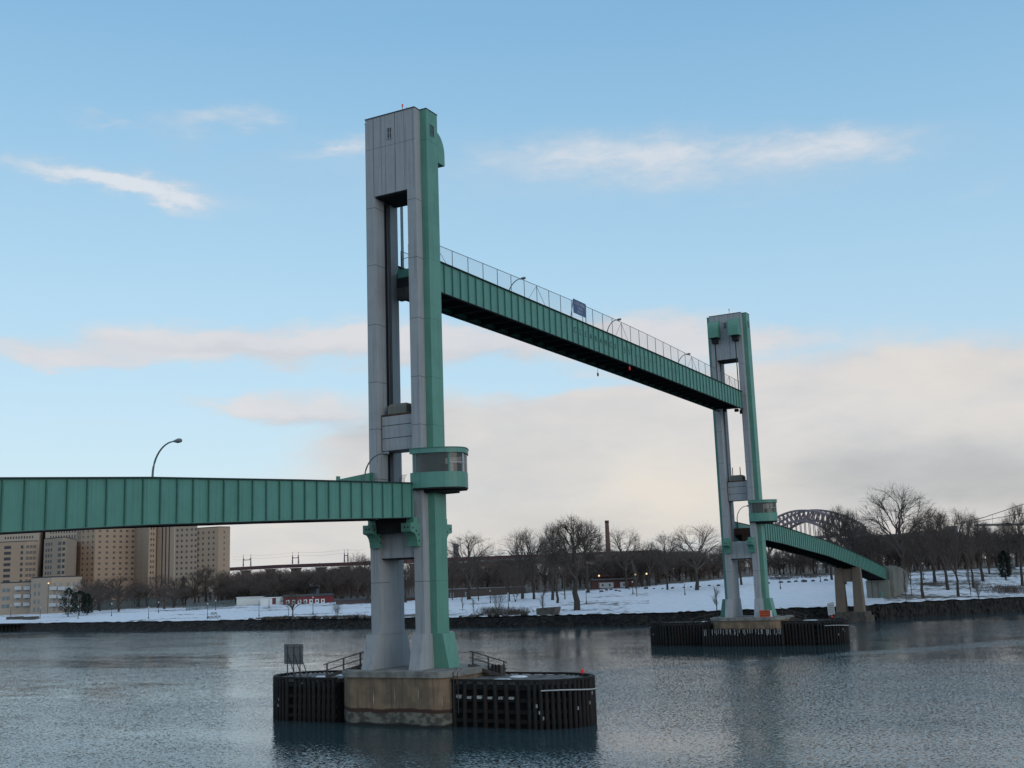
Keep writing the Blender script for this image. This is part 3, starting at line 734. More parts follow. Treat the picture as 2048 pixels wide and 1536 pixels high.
# chain link fence along the lift span
def fence_top(x): return 41.0+.78*math.sin(math.pi*min(max((x-2)/91, 0), 1))
fx = [2.45+2.8326*i for i in range(33)]
fen = thing('chain_link_fence', 'tall chain link fence along the camera side of the raised span', 'fence', (LX/2, -1.9, 39.5))
for x in fx:
    m = MB(); m.tube([(x, -1.88, ltop(x)-.6), (x, -1.88, fence_top(x))], .035, 6); m.build('fence_post', 'wire', fen)
m = MB(); m.tube([(x, -1.88, fence_top(x)+.03) for x in fx], .032, 5); m.build('top_rail', 'wire', fen)
m = MB()
for a, b in zip(fx[:-1], fx[1:]): m.poly([(a, -1.87, ltop(a)-.3), (b, -1.87, ltop(b)-.3), (b, -1.87, fence_top(b)), (a, -1.87, fence_top(a))])
m.build('mesh', 'mesh', fen)
for i in (0, 7, 15, 24, 30):
    for sg in (-1, 1):
        if 0 <= i+sg < len(fx):
            m = MB(); m.tube([(fx[i], -1.86, fence_top(fx[i])-.05), (fx[i]+sg*2.2, -1.86, ltop(fx[i])-.1)], .022, 5); m.build('brace', 'wire', fen)
fen2 = thing('chain_link_fence', 'chain link fence along the far edge of the raised span', 'fence', (LX/2, 1.9, 39.5))
for x in fx[::1]:
    m = MB(); m.tube([(x, 1.88, ltop(x)-.6), (x, 1.88, fence_top(x))], .035, 6); m.build('fence_post', 'wire', fen2)
m = MB(); m.tube([(x, 1.88, fence_top(x)+.03) for x in fx], .032, 5); m.build('top_rail', 'wire', fen2)
m = MB()
for a, b in zip(fx[:-1], fx[1:]): m.poly([(a, 1.87, ltop(a)-.3), (b, 1.87, ltop(b)-.3), (b, 1.87, fence_top(b)), (a, 1.87, fence_top(a))])
m.build('mesh', 'mesh', fen2)
# end gate posts of the span seen through the near portal
gp = thing('span_gate', 'thin steel gate frame on the raised span end inside the near tower', 'gate', (1.4, 0, 38.9))
for y in (-.35, .35, 1.1):
    m = MB(); m.tube([(1.4, y, 38.9), (1.4, y, 41.2 if y < .5 else 40.3)], .035, 5); m.build('gate_post', 'wire', gp)
m = MB(); m.tube([(1.4, -.35, 40.0), (1.4, 1.1, 39.9)], .03, 5); m.build('gate_rail', 'wire', gp)

# street lamps with curved arms
def street_lamp(base, tip, label, zb, grp=None):
    t = thing('street_lamp', label, 'street lamp', (base[0], base[1], zb), grp)
    b = Vector((base[0], base[1], zb)); tp = Vector(tip); H = tp.z-b.z; pts = [b]; k0 = .45
    L = tp-Vector((b.x, b.y, tp.z)); z0 = b.z+H*k0
    for i in range(13):
        a = math.pi/2*i/12; pts.append(Vector((b.x, b.y, z0))+L*(1-math.cos(a))*.96+UP*(tp.z-z0)*math.sin(a))
    pts.append(tp)
    m = MB(); m.tube(pts, [.075-.035*i/len(pts) for i in range(len(pts))], 7); m.build('pole', 'lamp', t, True)
    d = L.normalized(); m = MB(); c = tp+d*.25
    m.tube([tp-d*.08, tp+d*.1, tp+d*.3, tp+d*.55, tp+d*.62], [.06, .11, .16, .13, .03], 8); m.build('lamp_head', 'lamphead', t, True)
    return t
G1 = 'curved street lamps on the bridge'
zap = lambda x: 18.9+.0385*(x+2.6)-.00026*(x+2.6)**2+.34  # left approach crown
LAZ = [-130, -80, -60, -41.3, -31, -16.7, -2.0]; LAV = [9.8, 14.1, 15.75, 17.22, 17.90, 18.62, 19.27]
ztl = lambda x: lerp(LAZ, LAV, x)
street_lamp((-27.05, 1.85), (-27.05, -.05, 20.66), 'curved street lamp alone on the left approach span', ztl(-27.05)-1.2, G1)
street_lamp((-3.71, 1.8), (-3.71, -.1, 21.75), 'curved street lamp on the left approach just beside the near tower', ztl(-3.71)-1.2, G1)
street_lamp((22.6, 1.85), (22.6, .15, 42.66), 'curved street lamp on the raised span nearest the near tower', 38.3, G1)
street_lamp((48.7, 1.85), (48.7, .25, 43.12), 'curved street lamp on the raised span just right of the blue sign', 38.3, G1)
street_lamp((74.4, 1.85), (74.4, .25, 42.80), 'curved street lamp on the raised span nearest the far tower', 38.3, G1)
street_lamp((98.6, 1.85), (98.6, .1, 21.6), 'curved street lamp seen through the foot of the far tower portal', 17.8, G1)

# blue sign on the fence
bs = thing('blue_sign', 'square blue notice board with pale writing on the raised span fence', 'sign', (32.4, -2.1, 40.4))
m = MB(); m.box(30.8, 34.05, -2.12, -2.06, 40.25, 41.85); m.build('panel', 'blue', bs)
m = MB()
rs_ = random.Random(2)
def worn(mb, x0, x1, z0, z1, n, y=-2.128):
    w = (x1-x0)/n
    for i in range(n):
        x = x0+w*i
        if rs_.random() < .12: continue
        k = rs_.choice((0, 1, 2))
        if k != 1: mb.box(x, x+w*.25, y, y+.006, z0, z1)
        if k != 0: mb.box(x+w*.28, x+w*.7, y+.001, y+.006, z1-(z1-z0)*.3, z1)
        mb.box(x+w*.28, x+w*.7, y+.002, y+.006, z0, z0+(z1-z0)*.25)
worn(m, 31.1, 33.8, 41.32, 41.6, 13); worn(m, 31.7, 33.2, 40.86, 41.14, 7); worn(m, 31.8, 33.2, 40.45, 40.66, 9); m.build('writing', 'pale', bs)
m = MB(); m.beam((30.85, -2.05, 41.6), (30.2, -1.95, 39.4), .07); m.beam((34.2, -2.05, 41.8), (34.3, -1.95, 39.5), .07); m.build('frame', 'wire', bs)

# navigation lights hung under the span
for x, y, mt, lab in ((45.8, 1.95, 'black', 'small dark navigation lamp hanging from the far girder of the raised span'), (46.7, -1.95, 'red', 'small red navigation lamp hanging from the near girder below the lettering')):
    zt_ = 36.7; t = thing('navigation_light', lab, 'lamp', (x, y, zt_), 'navigation lights under the lift span')
    m = MB(); m.tube([(x+.35, y, zt_), (x+.12, y, zt_-.1), (x, y, zt_-.3), (x, y, zt_-.62)] if mt == 'black' else [(x, y, zt_+.1), (x, y, zt_-.2)], .03, 5); m.build('arm', 'wire', t)
    m = MB(); zc = zt_-(.62 if mt == 'black' else .2); m.tube([(x, y, zc), (x, y, zc-.12), (x, y, zc-.4), (x, y, zc-.46)], [.05, .12, .11, .04], 8); m.build('lens', mt, t)

# roof masts
def mast(x, y, h, label, ball, m_='black', z=52.4):
    t = thing('roof_mast', label, 'mast', (x, y, z))
    m = MB(); m.tube([(x, y, z), (x, y, z+h)], .028, 5); m.build('pole', 'wire', t)
    if ball:
        m = MB(); m.tube([(x, y, z+h), (x, y, z+h+.25)], [.07, .07], 7); m.build('lamp_cap', m_, t)
        if m_ == 'black':
            pass
    return t
p = at_x(805, 216, -.6); t = mast(-.6, p.y, .95, 'thin roof mast with a red lamp on the near tower', True, 'red')
p = at_x(813.5, 216, -.3); mast(-.3, p.y, .95, 'bare thin roof mast on the near tower', False)
p = at_x(1458.5, 626, LX-.6); mast(LX-.6, p.y, .85, 'thin roof mast with dark cap on the far tower', True)

# approach spans
la = thing('approach_span', 'green plate girder approach span crossing the left side to the near tower', 'bridge span', (-40, 0, 14.4))
girder(la, [-130, -105, -80, -60, -50, -41.3, -36, -31, -24, -16.7, -9, -2.0], ztl, 2.83, -129.83, -2.2, 1.385)
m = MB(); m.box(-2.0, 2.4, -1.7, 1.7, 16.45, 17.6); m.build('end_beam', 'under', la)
m = MB(); m.box(-2.6, -1.55, -1.42, 1.42, 15.25, 16.40); m.build('end_bearing_or_shade', 'under', la)  # dark box added to stand for the deep shade below the girder
RAX = [97.2, 101.7, 112, 123, 143, 163, 180, 200.5]; RAV = [19.1, 18.93, 18.45, 17.75, 16.5, 14.75, 13.15, 10.98]
ztr = lambda x: lerp(RAX, RAV, x)
ra = thing('approach_span', 'green plate girder approach span descending from the far tower to the shore', 'bridge span', (150, 0, 12))
girder(ra, RAX, ztr, 2.88, 98.0, 200, 1.4163)
m = MB(); m.box(96.2, 97.15, -1.72, 1.72, 17.0, 18.0); m.build('end_beam', 'rust', ra)
m = MB(); m.box(95.9, 97.0, -.75, .4, 16.1, 16.99); m.box(95.5, 96.1, -1.3, -.2, 15.86, 16.3); m.build('bearing', 'rust', ra)
m = MB(); m.box(168.9, 169.02, -2.1, -1.972, ztr(169)-2.8, ztr(169)-.1); m.build('girder_joint', 'under', ra)
lp = thing('bridge_pier', 'tan two column concrete pier under the left approach, outside the picture', 'bridge pier', (-64, 0, 0))
for y in (1.8, -1.8):
    m = MB(); m.hexa([(-65.2, y-.95, -1), (-62.8, y-.95, -1), (-62.8, y+.95, -1), (-65.2, y+.95, -1)], [(-64.8, y-.8, 12.4), (-63.2, y-.8, 12.4), (-63.2, y+.8, 12.4), (-64.8, y+.8, 12.4)]); m.build('column', 'tan', lp)
m = MB(); m.box(-64.7, -63.3, -1.02, 1.02, 10.2, 12.2); m.build('cross_beam', 'tan', lp)
# sloping green guard panel at the head of the left approach, far side
gp_ = thing('guard_panel', 'sloping green guard panel on the left approach beside the near tower', 'panel', (-4.5, 1.95, 18.5))
m = MB(); m.sweep([(-7.0, 18.6), (-.9, 19.0), (-.9, 20.5), (-2.2, 20.45), (-6.55, 19.62), (-6.55, 19.85), (-7.0, 19.83)], 'y', 2.16, 2.24); m.build('plate', 'green', gp_)
m = MB(); m.sweep([(-2.4, 18.9), (-2.1, 18.9), (-2.1, 20.44), (-2.4, 20.40)], 'y', 2.08, 2.155); m.build('rib', 'greend', gp_)
rz = random.Random(4); m = MB()
for i in range(30):
    x = -5.6+i*.085; m.tube([(x, 2.10, 19.25), (x+rz.uniform(-.2, .2), 2.10, 19.38+rz.uniform(0, .14))], .018, 4)
m.build('barbed_wire', 'black', gp_)
# anti-climb spikes between approach and cabin
sp_ = thing('spike_guard', 'fan of steel spikes between the left approach and the near cabin', 'spike guard', (-2.3, -1.9, 19.2))
for k in range(5):
    y = -1.35-.12*k
    m = MB(); m.tube([(-2.5, y+.45, 19.15), (-2.45, y+.5, 19.6), (-2.4, y+.3, 20.0)], .022, 4); m.build('spike', 'black', sp_)

# shore pier of the right approach and its abutment
pr = thing('bridge_pier', 'tan two column concrete pier under the right approach by the seawall', 'bridge pier', (168, 0, 0))
zgb = ztr(168)-2.88-.08
for y in (1.77, -1.95):
    m = MB(); m.hexa([(166.7, y-1.0, 2.0), (169.3, y-1.0, 2.0), (169.3, y+1.0, 2.0), (166.7, y+1.0, 2.0)], [(167.2, y-.82, zgb), (168.8, y-.82, zgb), (168.8, y+.82, zgb), (167.2, y+.82, zgb)]); m.build('column', 'tan', pr)
m = MB(); m.box(167.3, 168.7, -1.15, .97, 8.3, zgb-.3); m.build('cross_beam', 'tan', pr)
m = MB(); m.prism([(165.2, -3.6), (166.6, -4.4), (170, -4.4), (171.2, -3.4), (171.2, 3.2), (166, 3.4), (165.2, 2.8)], -1, 1.2); m.prism([(165.7, -3.3), (166.8, -3.9), (169.8, -3.9), (170.8, -3.2), (170.8, 2.9), (166.2, 3.0), (165.7, 2.6)], 1.2, 1.98); m.build('footing', 'footing', pr)
ab = thing('abutment', 'pale concrete abutment where the right approach meets the bank', 'abutment', (204, 0, 3.4))
m = MB(); m.box(199.0, 212, -2.6, 2.6, 2.5, 8.1); m.box(200.7, 212, -2.6, 2.6, 8.1, 11.4); m.build('wall', 'conc', ab)
m = MB(); m.sweep([(200.5, 2.5), (215, 2.5), (222, 8.5), (222, 9.6), (212, 10.9), (200.5, 11.45)], 'y', -3.5, -2.603); m.build('wing_wall', 'conc', ab)
m = MB(); m.box(198.9, 198.998, -1.35, -.75, 3.0, 5.4); m.build('door', 'green', ab)
m = MB()
for y in (-.2, 1.2): m.box(198.93, 198.998, y, y+.08, 3, 8.0)
build_each(m, 'joint', 'seam', ab)

# ------------------------------------------------------------------ river piers and timber fenders
def river_pier(x0, s, label):
    t = thing('river_pier', label, 'bridge pier', (x0, 0, 0), 'concrete river piers of the lift towers')
    P = [(-4.4, -4.6), (-4.2, -5.3), (-3.7, -5.9), (-3.0, -6.2), (3.0, -6.2), (4.4, -4.8), (4.4, 4.2), (3.0, 5.6), (-1.4, 5.6), (-2.4, 5.1), (-4.3, 3.3), (-4.4, 2.9)]
    m = MB(); m.prism([(x0+p[0]*1.0, p[1]) for p in P], -1.5, 3.75); m.build('body', 'pier', t)
    m = MB(); Q = [(x0+p[0]*1.035, p[1]*1.035) for p in P]; m.prism(Q, 3.752, 4.12); m.build('cap', 'capstone', t)
    m = MB(); m.prism([(x0+p[0]*.99, p[1]*.99) for p in P], 4.122, ZB-.005); m.build('cap_top', 'capstone', t)
    return t
M['capstone'] = mat('pier cap concrete', (.24, .235, .215), .9, .5, .9, (.13, .12, .105), bump=.3)
river_pier(0, 1, 'stained brown concrete river pier under the near tower')
river_pier(LX, -1, 'stained concrete river pier under the far tower with pale cap')
FZ = 3.5
def fender(x0, cl, cr, b, label, part, hx=3.3, sgn=1):
    """closed timber fender wall each side of the pier; outline with a rounded nose"""
    t = thing('timber_fender', label, 'fender', (x0, sgn*10, 0), 'dark timber pile fenders round the river piers')
    c = cl if sgn > 0 else cr
    out = [(-hx, 5.2 if sgn > 0 else 5.9)]
    y = out[0][1]
    N = 26
    nose = [(-hx*math.cos(math.pi*i/N), c+b*math.sin(math.pi*i/N)) for i in range(N+1)]
    outline = [out[0]]+nose+[(hx, out[0][1])]
    P = [(x0+p[0], sgn*p[1]) for p in outline]
    ins = [(x0+p[0]*.9, sgn*(p[1] if p[1] < c else c+(p[1]-c)*.9)) for p in outline]
    m = MB(); m.prism(ins, -1.5, FZ-.35); m.build('plank_wall', 'plank', t)
    m = MB(); m.prism([(x0+p[0]*.86, sgn*(p[1] if p[1] < c else c+(p[1]-c)*.86)) for p in outline], FZ-.349, FZ-.08); m.build('plank_deck', 'deck', t)
    # rim timber
    m = MB()
    for a, q in zip(P[:-1], P[1:]): m.beam((a[0], a[1], FZ+.02), (q[0], q[1], FZ+.02), .3, .16)
    m.build('rim_timber', 'rim', t)
    # wales with snow lying on them
    w = MB(); sn = MB(); rr = random.Random(int(x0)+sgn)
    for z in (2.95, 2.05, 1.2, .5):
        k = .955
        W = [(x0+p[0]*k, sgn*(p[1] if p[1] < c else c+(p[1]-c)*k)) for p in outline]
        for a, q in zip(W[:-1], W[1:]): w.beam((a[0], a[1], z), (q[0], q[1], z), .3, .28)
    w.build('wales', 'plank', t)
    # piles: pitch from the photograph, closer round the nose
    pts = []
    L = 0; pitch = .93
    yy = out[0][1]+.3
    while yy < c-.1: pts.append((-hx, yy, .17)); yy += pitch if (sgn < 0 and x0 < 50) else .5
    for i in range(1, 27):
        a = math.pi*i/27; pts.append((-hx*math.cos(a)*1.01, c+b*math.sin(a)*1.01, .15))
    yy = c-.4
    while yy > out[0][1]: pts.append((hx, yy, .17)); yy -= 1.1
    protos = {}
    for i, (px, py, r_) in enumerate(pts[:100]):
        mt = rr.choice(('pile', 'pile', 'pilered')); k = (mt, r_)
        if k not in protos:
            mm_ = MB(); mm_.tube([(0, 0, -1.5), (.01, 0, .8), (0, .015, 2.4), (0, 0, FZ)], [r_*1.08, r_*1.04, r_, r_*.96], 8); protos[k] = mm_.mesh('pile', mt, (0, 0, 0), True)
        o = bpy.data.objects.new('pile', protos[k]); COL.objects.link(o); o.parent = t
        o.location = (px, sgn*py-sgn*10, rr.uniform(-.1, .12)); o.rotation_euler = (rr.uniform(-.015, .015), rr.uniform(-.015, .015), rr.uniform(0, 6))
    # snow and pale scars between the piles
    yy = out[0][1]+.75
    while yy < c-.3 and part:
        if rr.random() < (.92 if sgn < 0 else .25):
            q = pitch*.5*rr.uniform(.7, 1); sn.box(x0-hx-.10, x0-hx+.25, min(sgn*(yy-q/2), sgn*(yy+q/2)), max(sgn*(yy-q/2), sgn*(yy+q/2)), 2.14, 2.14+rr.uniform(.16, .3))
        if rr.random() < .3: sn.box(x0-hx-.03, x0-hx+.2, min(sgn*(yy-.2), sgn*(yy+.2)), max(sgn*(yy-.2), sgn*(yy+.2)), 3.09, 3.13)
        yy += pitch
    for i in range(6 if part else 3):
        z = rr.uniform(.6, 2.4); a = rr.uniform(.05, .6)*math.pi; sn.box(*sorted((x0-hx*math.cos(a)*1.03-.05, x0-hx*math.cos(a)*1.03+.05)), *sorted((sgn*(c+b*math.sin(a)*1.03)-.05, sgn*(c+b*math.sin(a)*1.03)+.05)), z, z+.25)
    # pale rope line round the nose
    rp = [(x0-hx*math.cos(math.pi*i/26)*1.06, sgn*(c+b*math.sin(math.pi*i/26)*1.06), 2.72+.1*math.sin(i*.3)) for i in range(3 if sgn < 0 else 8, 20)]
    m = MB(); m.tube(rp, .05, 5); m.build('rope', 'pale', t)
    if sn.f: build_each(sn, 'snow_patch', 'snowpatch', t)
    # loose snow on the deck
    m = MB()
    for i in range(3):
        cx, cy, w_, h_ = x0+rr.uniform(-2.3, 1.5), sgn*rr.uniform(out[0][1]+.5, c), rr.uniform(.4, 1.0), rr.uniform(.5, 1.6)
        pl = [(cx+w_*math.cos(k)*rr.uniform(.6, 1), cy+h_*math.sin(k)*rr.uniform(.6, 1)) for k in (0, .8, 1.6, 2.4, 3.2, 4, 4.8, 5.6)]
        m.prism(pl, FZ-.08, FZ-.02+rr.uniform(0, .06), [(cx+(a-cx)*.7, cy+(b_-cy)*.7) for a, b_ in pl])
    m.build('snow_drift', 'snow', t)
    return t
M['snowpatch'] = mat('dirty snow patch', (.38, .38, .38), .9, .5, 3, (.14, .135, .13))
fender(0, 10.0, 12.3, 3.5, 'dark timber pile fender on the left of the near pier, under the board', 1, sgn=1)
fender(0, 10.0, 12.3, 4.0, 'dark timber pile fender on the right of the near pier with red light', 1, sgn=-1)
fender(LX, 12.2, 11.0, 4.0, 'dark timber pile fender on the left of the far pier', 0, sgn=1)
fender(LX, 12.2, 11.0, 4.0, 'dark timber pile fender on the right of the far pier below the white notice', 0, sgn=-1)
# low timber front guarding the far pier
ff = thing('timber_fender', 'low dark timber pile wall across the front of the far pier', 'fender', (LX-5, 0, 0), 'dark timber pile fenders round the river piers')
m = MB(); m.box(LX-4.95, LX-4.6, -6.6, 5.9, -1, 2.5); m.build('plank_wall', 'plank', ff)
pm = MB(); pm.tube([(0, 0, -1.5), (0, 0, 2.6)], .16, 7); pme = pm.mesh('pile', 'pile', (0, 0, 0), True)
for k in range(28):
    o = bpy.data.objects.new('pile', pme); COL.objects.link(o); o.parent = ff; o.location = (-.1, -6.5+.455*k, random.uniform(-.1, .1))
m = MB()
for k in range(40):
    y = random.uniform(-6.4, 5.8); m.box(LX-5.28, LX-5.24, y-.04, y+.05, random.uniform(1.5, 2.0), 2.5)
build_each(m, 'pale_streak', 'snowpatch', ff)

# gangways from the fenders up to the pier caps
def gangway(a, b, label, rail_h=1.05, boxed=False, mt='wood'):
    a, b = Vector(a), Vector(b); t = thing('gangway', label, 'gangway', a, 'timber gangways up to the pier caps')
    d = (b-a); n = Vector((-d.y, d.x, 0)).normalized()*.45
    m = MB()
    for s in (-1, 1): m.beam(a+n*s, b+n*s, .12, .25)
    m.build('stringer', mt, t)
    m = MB()
    for i in range(14): p = a+d*(i+.5)/14; m.beam(p-n, p+n, .26, .05)
    m.build('tread', mt, t)
    for k in (0.04, .5, .96):
        p = a+d*k-n; m = MB(); m.beam(p, p+UP*rail_h, .1); m.build('rail_post', mt, t)
    m = MB()
    for h in ((rail_h, rail_h*.5)): m.beam(a-d*.06-n+UP*h, b+d*.06-n+UP*h, .08)
    m.build('handrail', mt, t)
    return t
gangway(at_x(655, 1353, -2.6), at_x(727, 1330, -1.6), 'sloping timber gangway with handrail left of the near tower foot')
gangway(at_x(1008, 1351, 1.6), at_x(940, 1330, 1.0), 'collapsing timber gangway with leaning rail right of the near tower foot')
gangway(at_x(1385, 1251, LX-1), at_x(1440, 1238, LX-1), 'timber gangway left of the far tower foot')
gangway(at_x(1612, 1244, LX+1.0), at_x(1562, 1230, LX+1.0), 'timber gangway right of the far tower foot')
t = thing('timber_crate', 'broken dark timber crate on the gangway right of the near tower', 'crate', at_x(997, 1345, 1.9))
c_ = at_x(997, 1346, 1.9); m = MB(); m.box(c_.x-.4, c_.x+.4, c_.y-.45, c_.y+.45, c_.z, c_.z+.62); m.build('box', 'wood', t); m = MB()
for k in (-.3, 0, .3): m.box(c_.x-.44, c_.x-.402, c_.y+k-.06, c_.y+k+.06, c_.z, c_.z+.7)
m.build('slat', 'plank', t)
# ladder rails between pier and right fender
t = thing('ladder', 'small dark iron ladder on the right edge of the near pier', 'ladder', (-3.9, -6.3, 2.0)); 
for y in (-6.35, -6.75):
    m = MB(); m.tube([(-3.6, y, 1.0), (-3.6, y, 4.1), (-3.0, y, 4.35)], .035, 5); m.build('rail', 'black', t)
m = MB()
for k in range(9): m.tube([(-3.6, -6.35, 1.2+.33*k), (-3.6, -6.75, 1.2+.33*k)], .02, 4)
m.build('rungs', 'black', t)

# notice board on the left fender, seen from behind
c0 = at_x(569, 1328, -1.2); c1 = at_x(606, 1320, -1.8); top = 1.72
nb = thing('notice_board', 'square grey notice board seen from behind on the left fender end', 'sign', (c0.x, c0.y, FZ))
m = MB(); d = Vector((c1.x-c0.x, c1.y-c0.y, 0)); nrm = Vector((-d.y, d.x, 0)).normalized()*.04
a, b = Vector((c0.x, c0.y, c0.z)), Vector((c1.x, c1.y, c0.z+.02))
m.hexa([a-nrm, b-nrm, b+nrm, a+nrm], [p+UP*top for p in (a-nrm, b-nrm, b+nrm, a+nrm)]); m.build('panel', 'signback', nb)
tc_ = (CAM-a); tc_.z = 0; back = tc_.normalized()
for k in (.16, .5, .84):
    p = a+d*k+back*.09; m = MB(); m.beam((p.x, p.y, FZ-.1), p+UP*(top-.08), .07); m.build('post', 'steelgrey', nb)
    q = p+back*.1+d.normalized()*1.15; m = MB(); m.beam((q.x, q.y, FZ-.1), p+back*.05+UP*.95, .06); m.build('brace', 'steelgrey', nb)
m = MB()
for h in (.25, 1.4): m.beam(a+back*.06+UP*h, b+back*.06+UP*h, .05)
m.build('batten', 'steelgrey', nb)
# red lights at the fender ends
for pos, lab in (((-1.0, -16.0, FZ), 'small red light on a short post at the near fender end'), ((LX-1.8, -14.4, FZ), 'small red light on a short post at the far fender end')):
    if pos[0] > 50: q = at_x(1664.5, 1241, LX-2.6); pos = (q.x, q.y, FZ)
    else: q = at_x(1165, 1347, -1.6); pos = (q.x, q.y, FZ)
    t = thing('fender_light', lab, 'lamp', pos); x, y, z = pos
    m = MB(); m.tube([(x, y, z-.1), (x, y, z+.45)], .045, 6); m.build('post', 'black', t)
    m = MB(); m.tube([(x, y, z+.45), (x, y, z+.5), (x, y, z+.72), (x, y, z+.78)], [.09, .14, .14, .05], 8); m.build('lens', 'red', t)
# white notice at the far fender end
a = at_x(1656.5, 1231, LX-3.2); b = at_x(1670, 1228, LX-3.2)
t = thing('white_notice', 'tilted white notice with faint writing at the far fender end', 'sign', (a.x, a.y, FZ))
m = MB(); m.hexa([(a.x, a.y, a.z), (b.x, b.y, b.z), (b.x+.06, b.y, b.z), (a.x+.06, a.y, a.z)], [(a.x, a.y+.05, a.z+1.75), (b.x, b.y+.05, b.z+1.8), (b.x+.06, b.y+.05, b.z+1.8), (a.x+.06, a.y+.05, a.z+1.75)]); m.build('panel', 'pale', t)
m = MB()
for k in range(5):
    z = a.z+.35+k*.27; m.box(a.x-.012, a.x-.004, b.y+.12, a.y-.1-.1*(k % 2), z, z+.07)
m.build('writing', 'signback', t)
for y in (a.y-.15, b.y+.15):
    m = MB(); m.beam((a.x+.1, y, FZ-.1), (a.x+.1, y, a.z+1.2), .08); m.build('post', 'wood', t)
# orange sign on the far pier
t = thing('orange_sign', 'bright orange sign with white end on the far pier cap', 'sign', (92.2, -3.6, ZB))
OX = LX-3.35; oa = at_x(1520, 1235, OX); ob_ = at_x(1541, 1233, OX); oc = at_x(1545, 1233, OX)
m = MB(); m.box(OX-.06, OX, ob_.y, oa.y, ZB+.02, ZB+1.02); m.build('panel', 'orange', t)
m = MB(); m.box(OX-.06, OX, oc.y, ob_.y-.01, ZB+.02, ZB+1.0); m.build('end_panel', 'white', t)
m = MB()
for z in (.2, .48, .76):
    y = ob_.y+.12
    while y < oa.y-.2:
        w_ = random.uniform(.08, .3); m.box(OX-.07, OX-.062, y, min(y+w_, oa.y-.1), ZB+z, ZB+z+.09); y += w_+.08
m.build('writing', 'rust', t)
m = MB(); m.beam((OX+.03, ob_.y+.3, ZB), (OX+.03, ob_.y+.3, ZB+1.15), .07); m.beam((OX+.03, oa.y-.3, ZB), (OX+.03, oa.y-.3, ZB+.95), .07); m.build('post', 'pale', t)

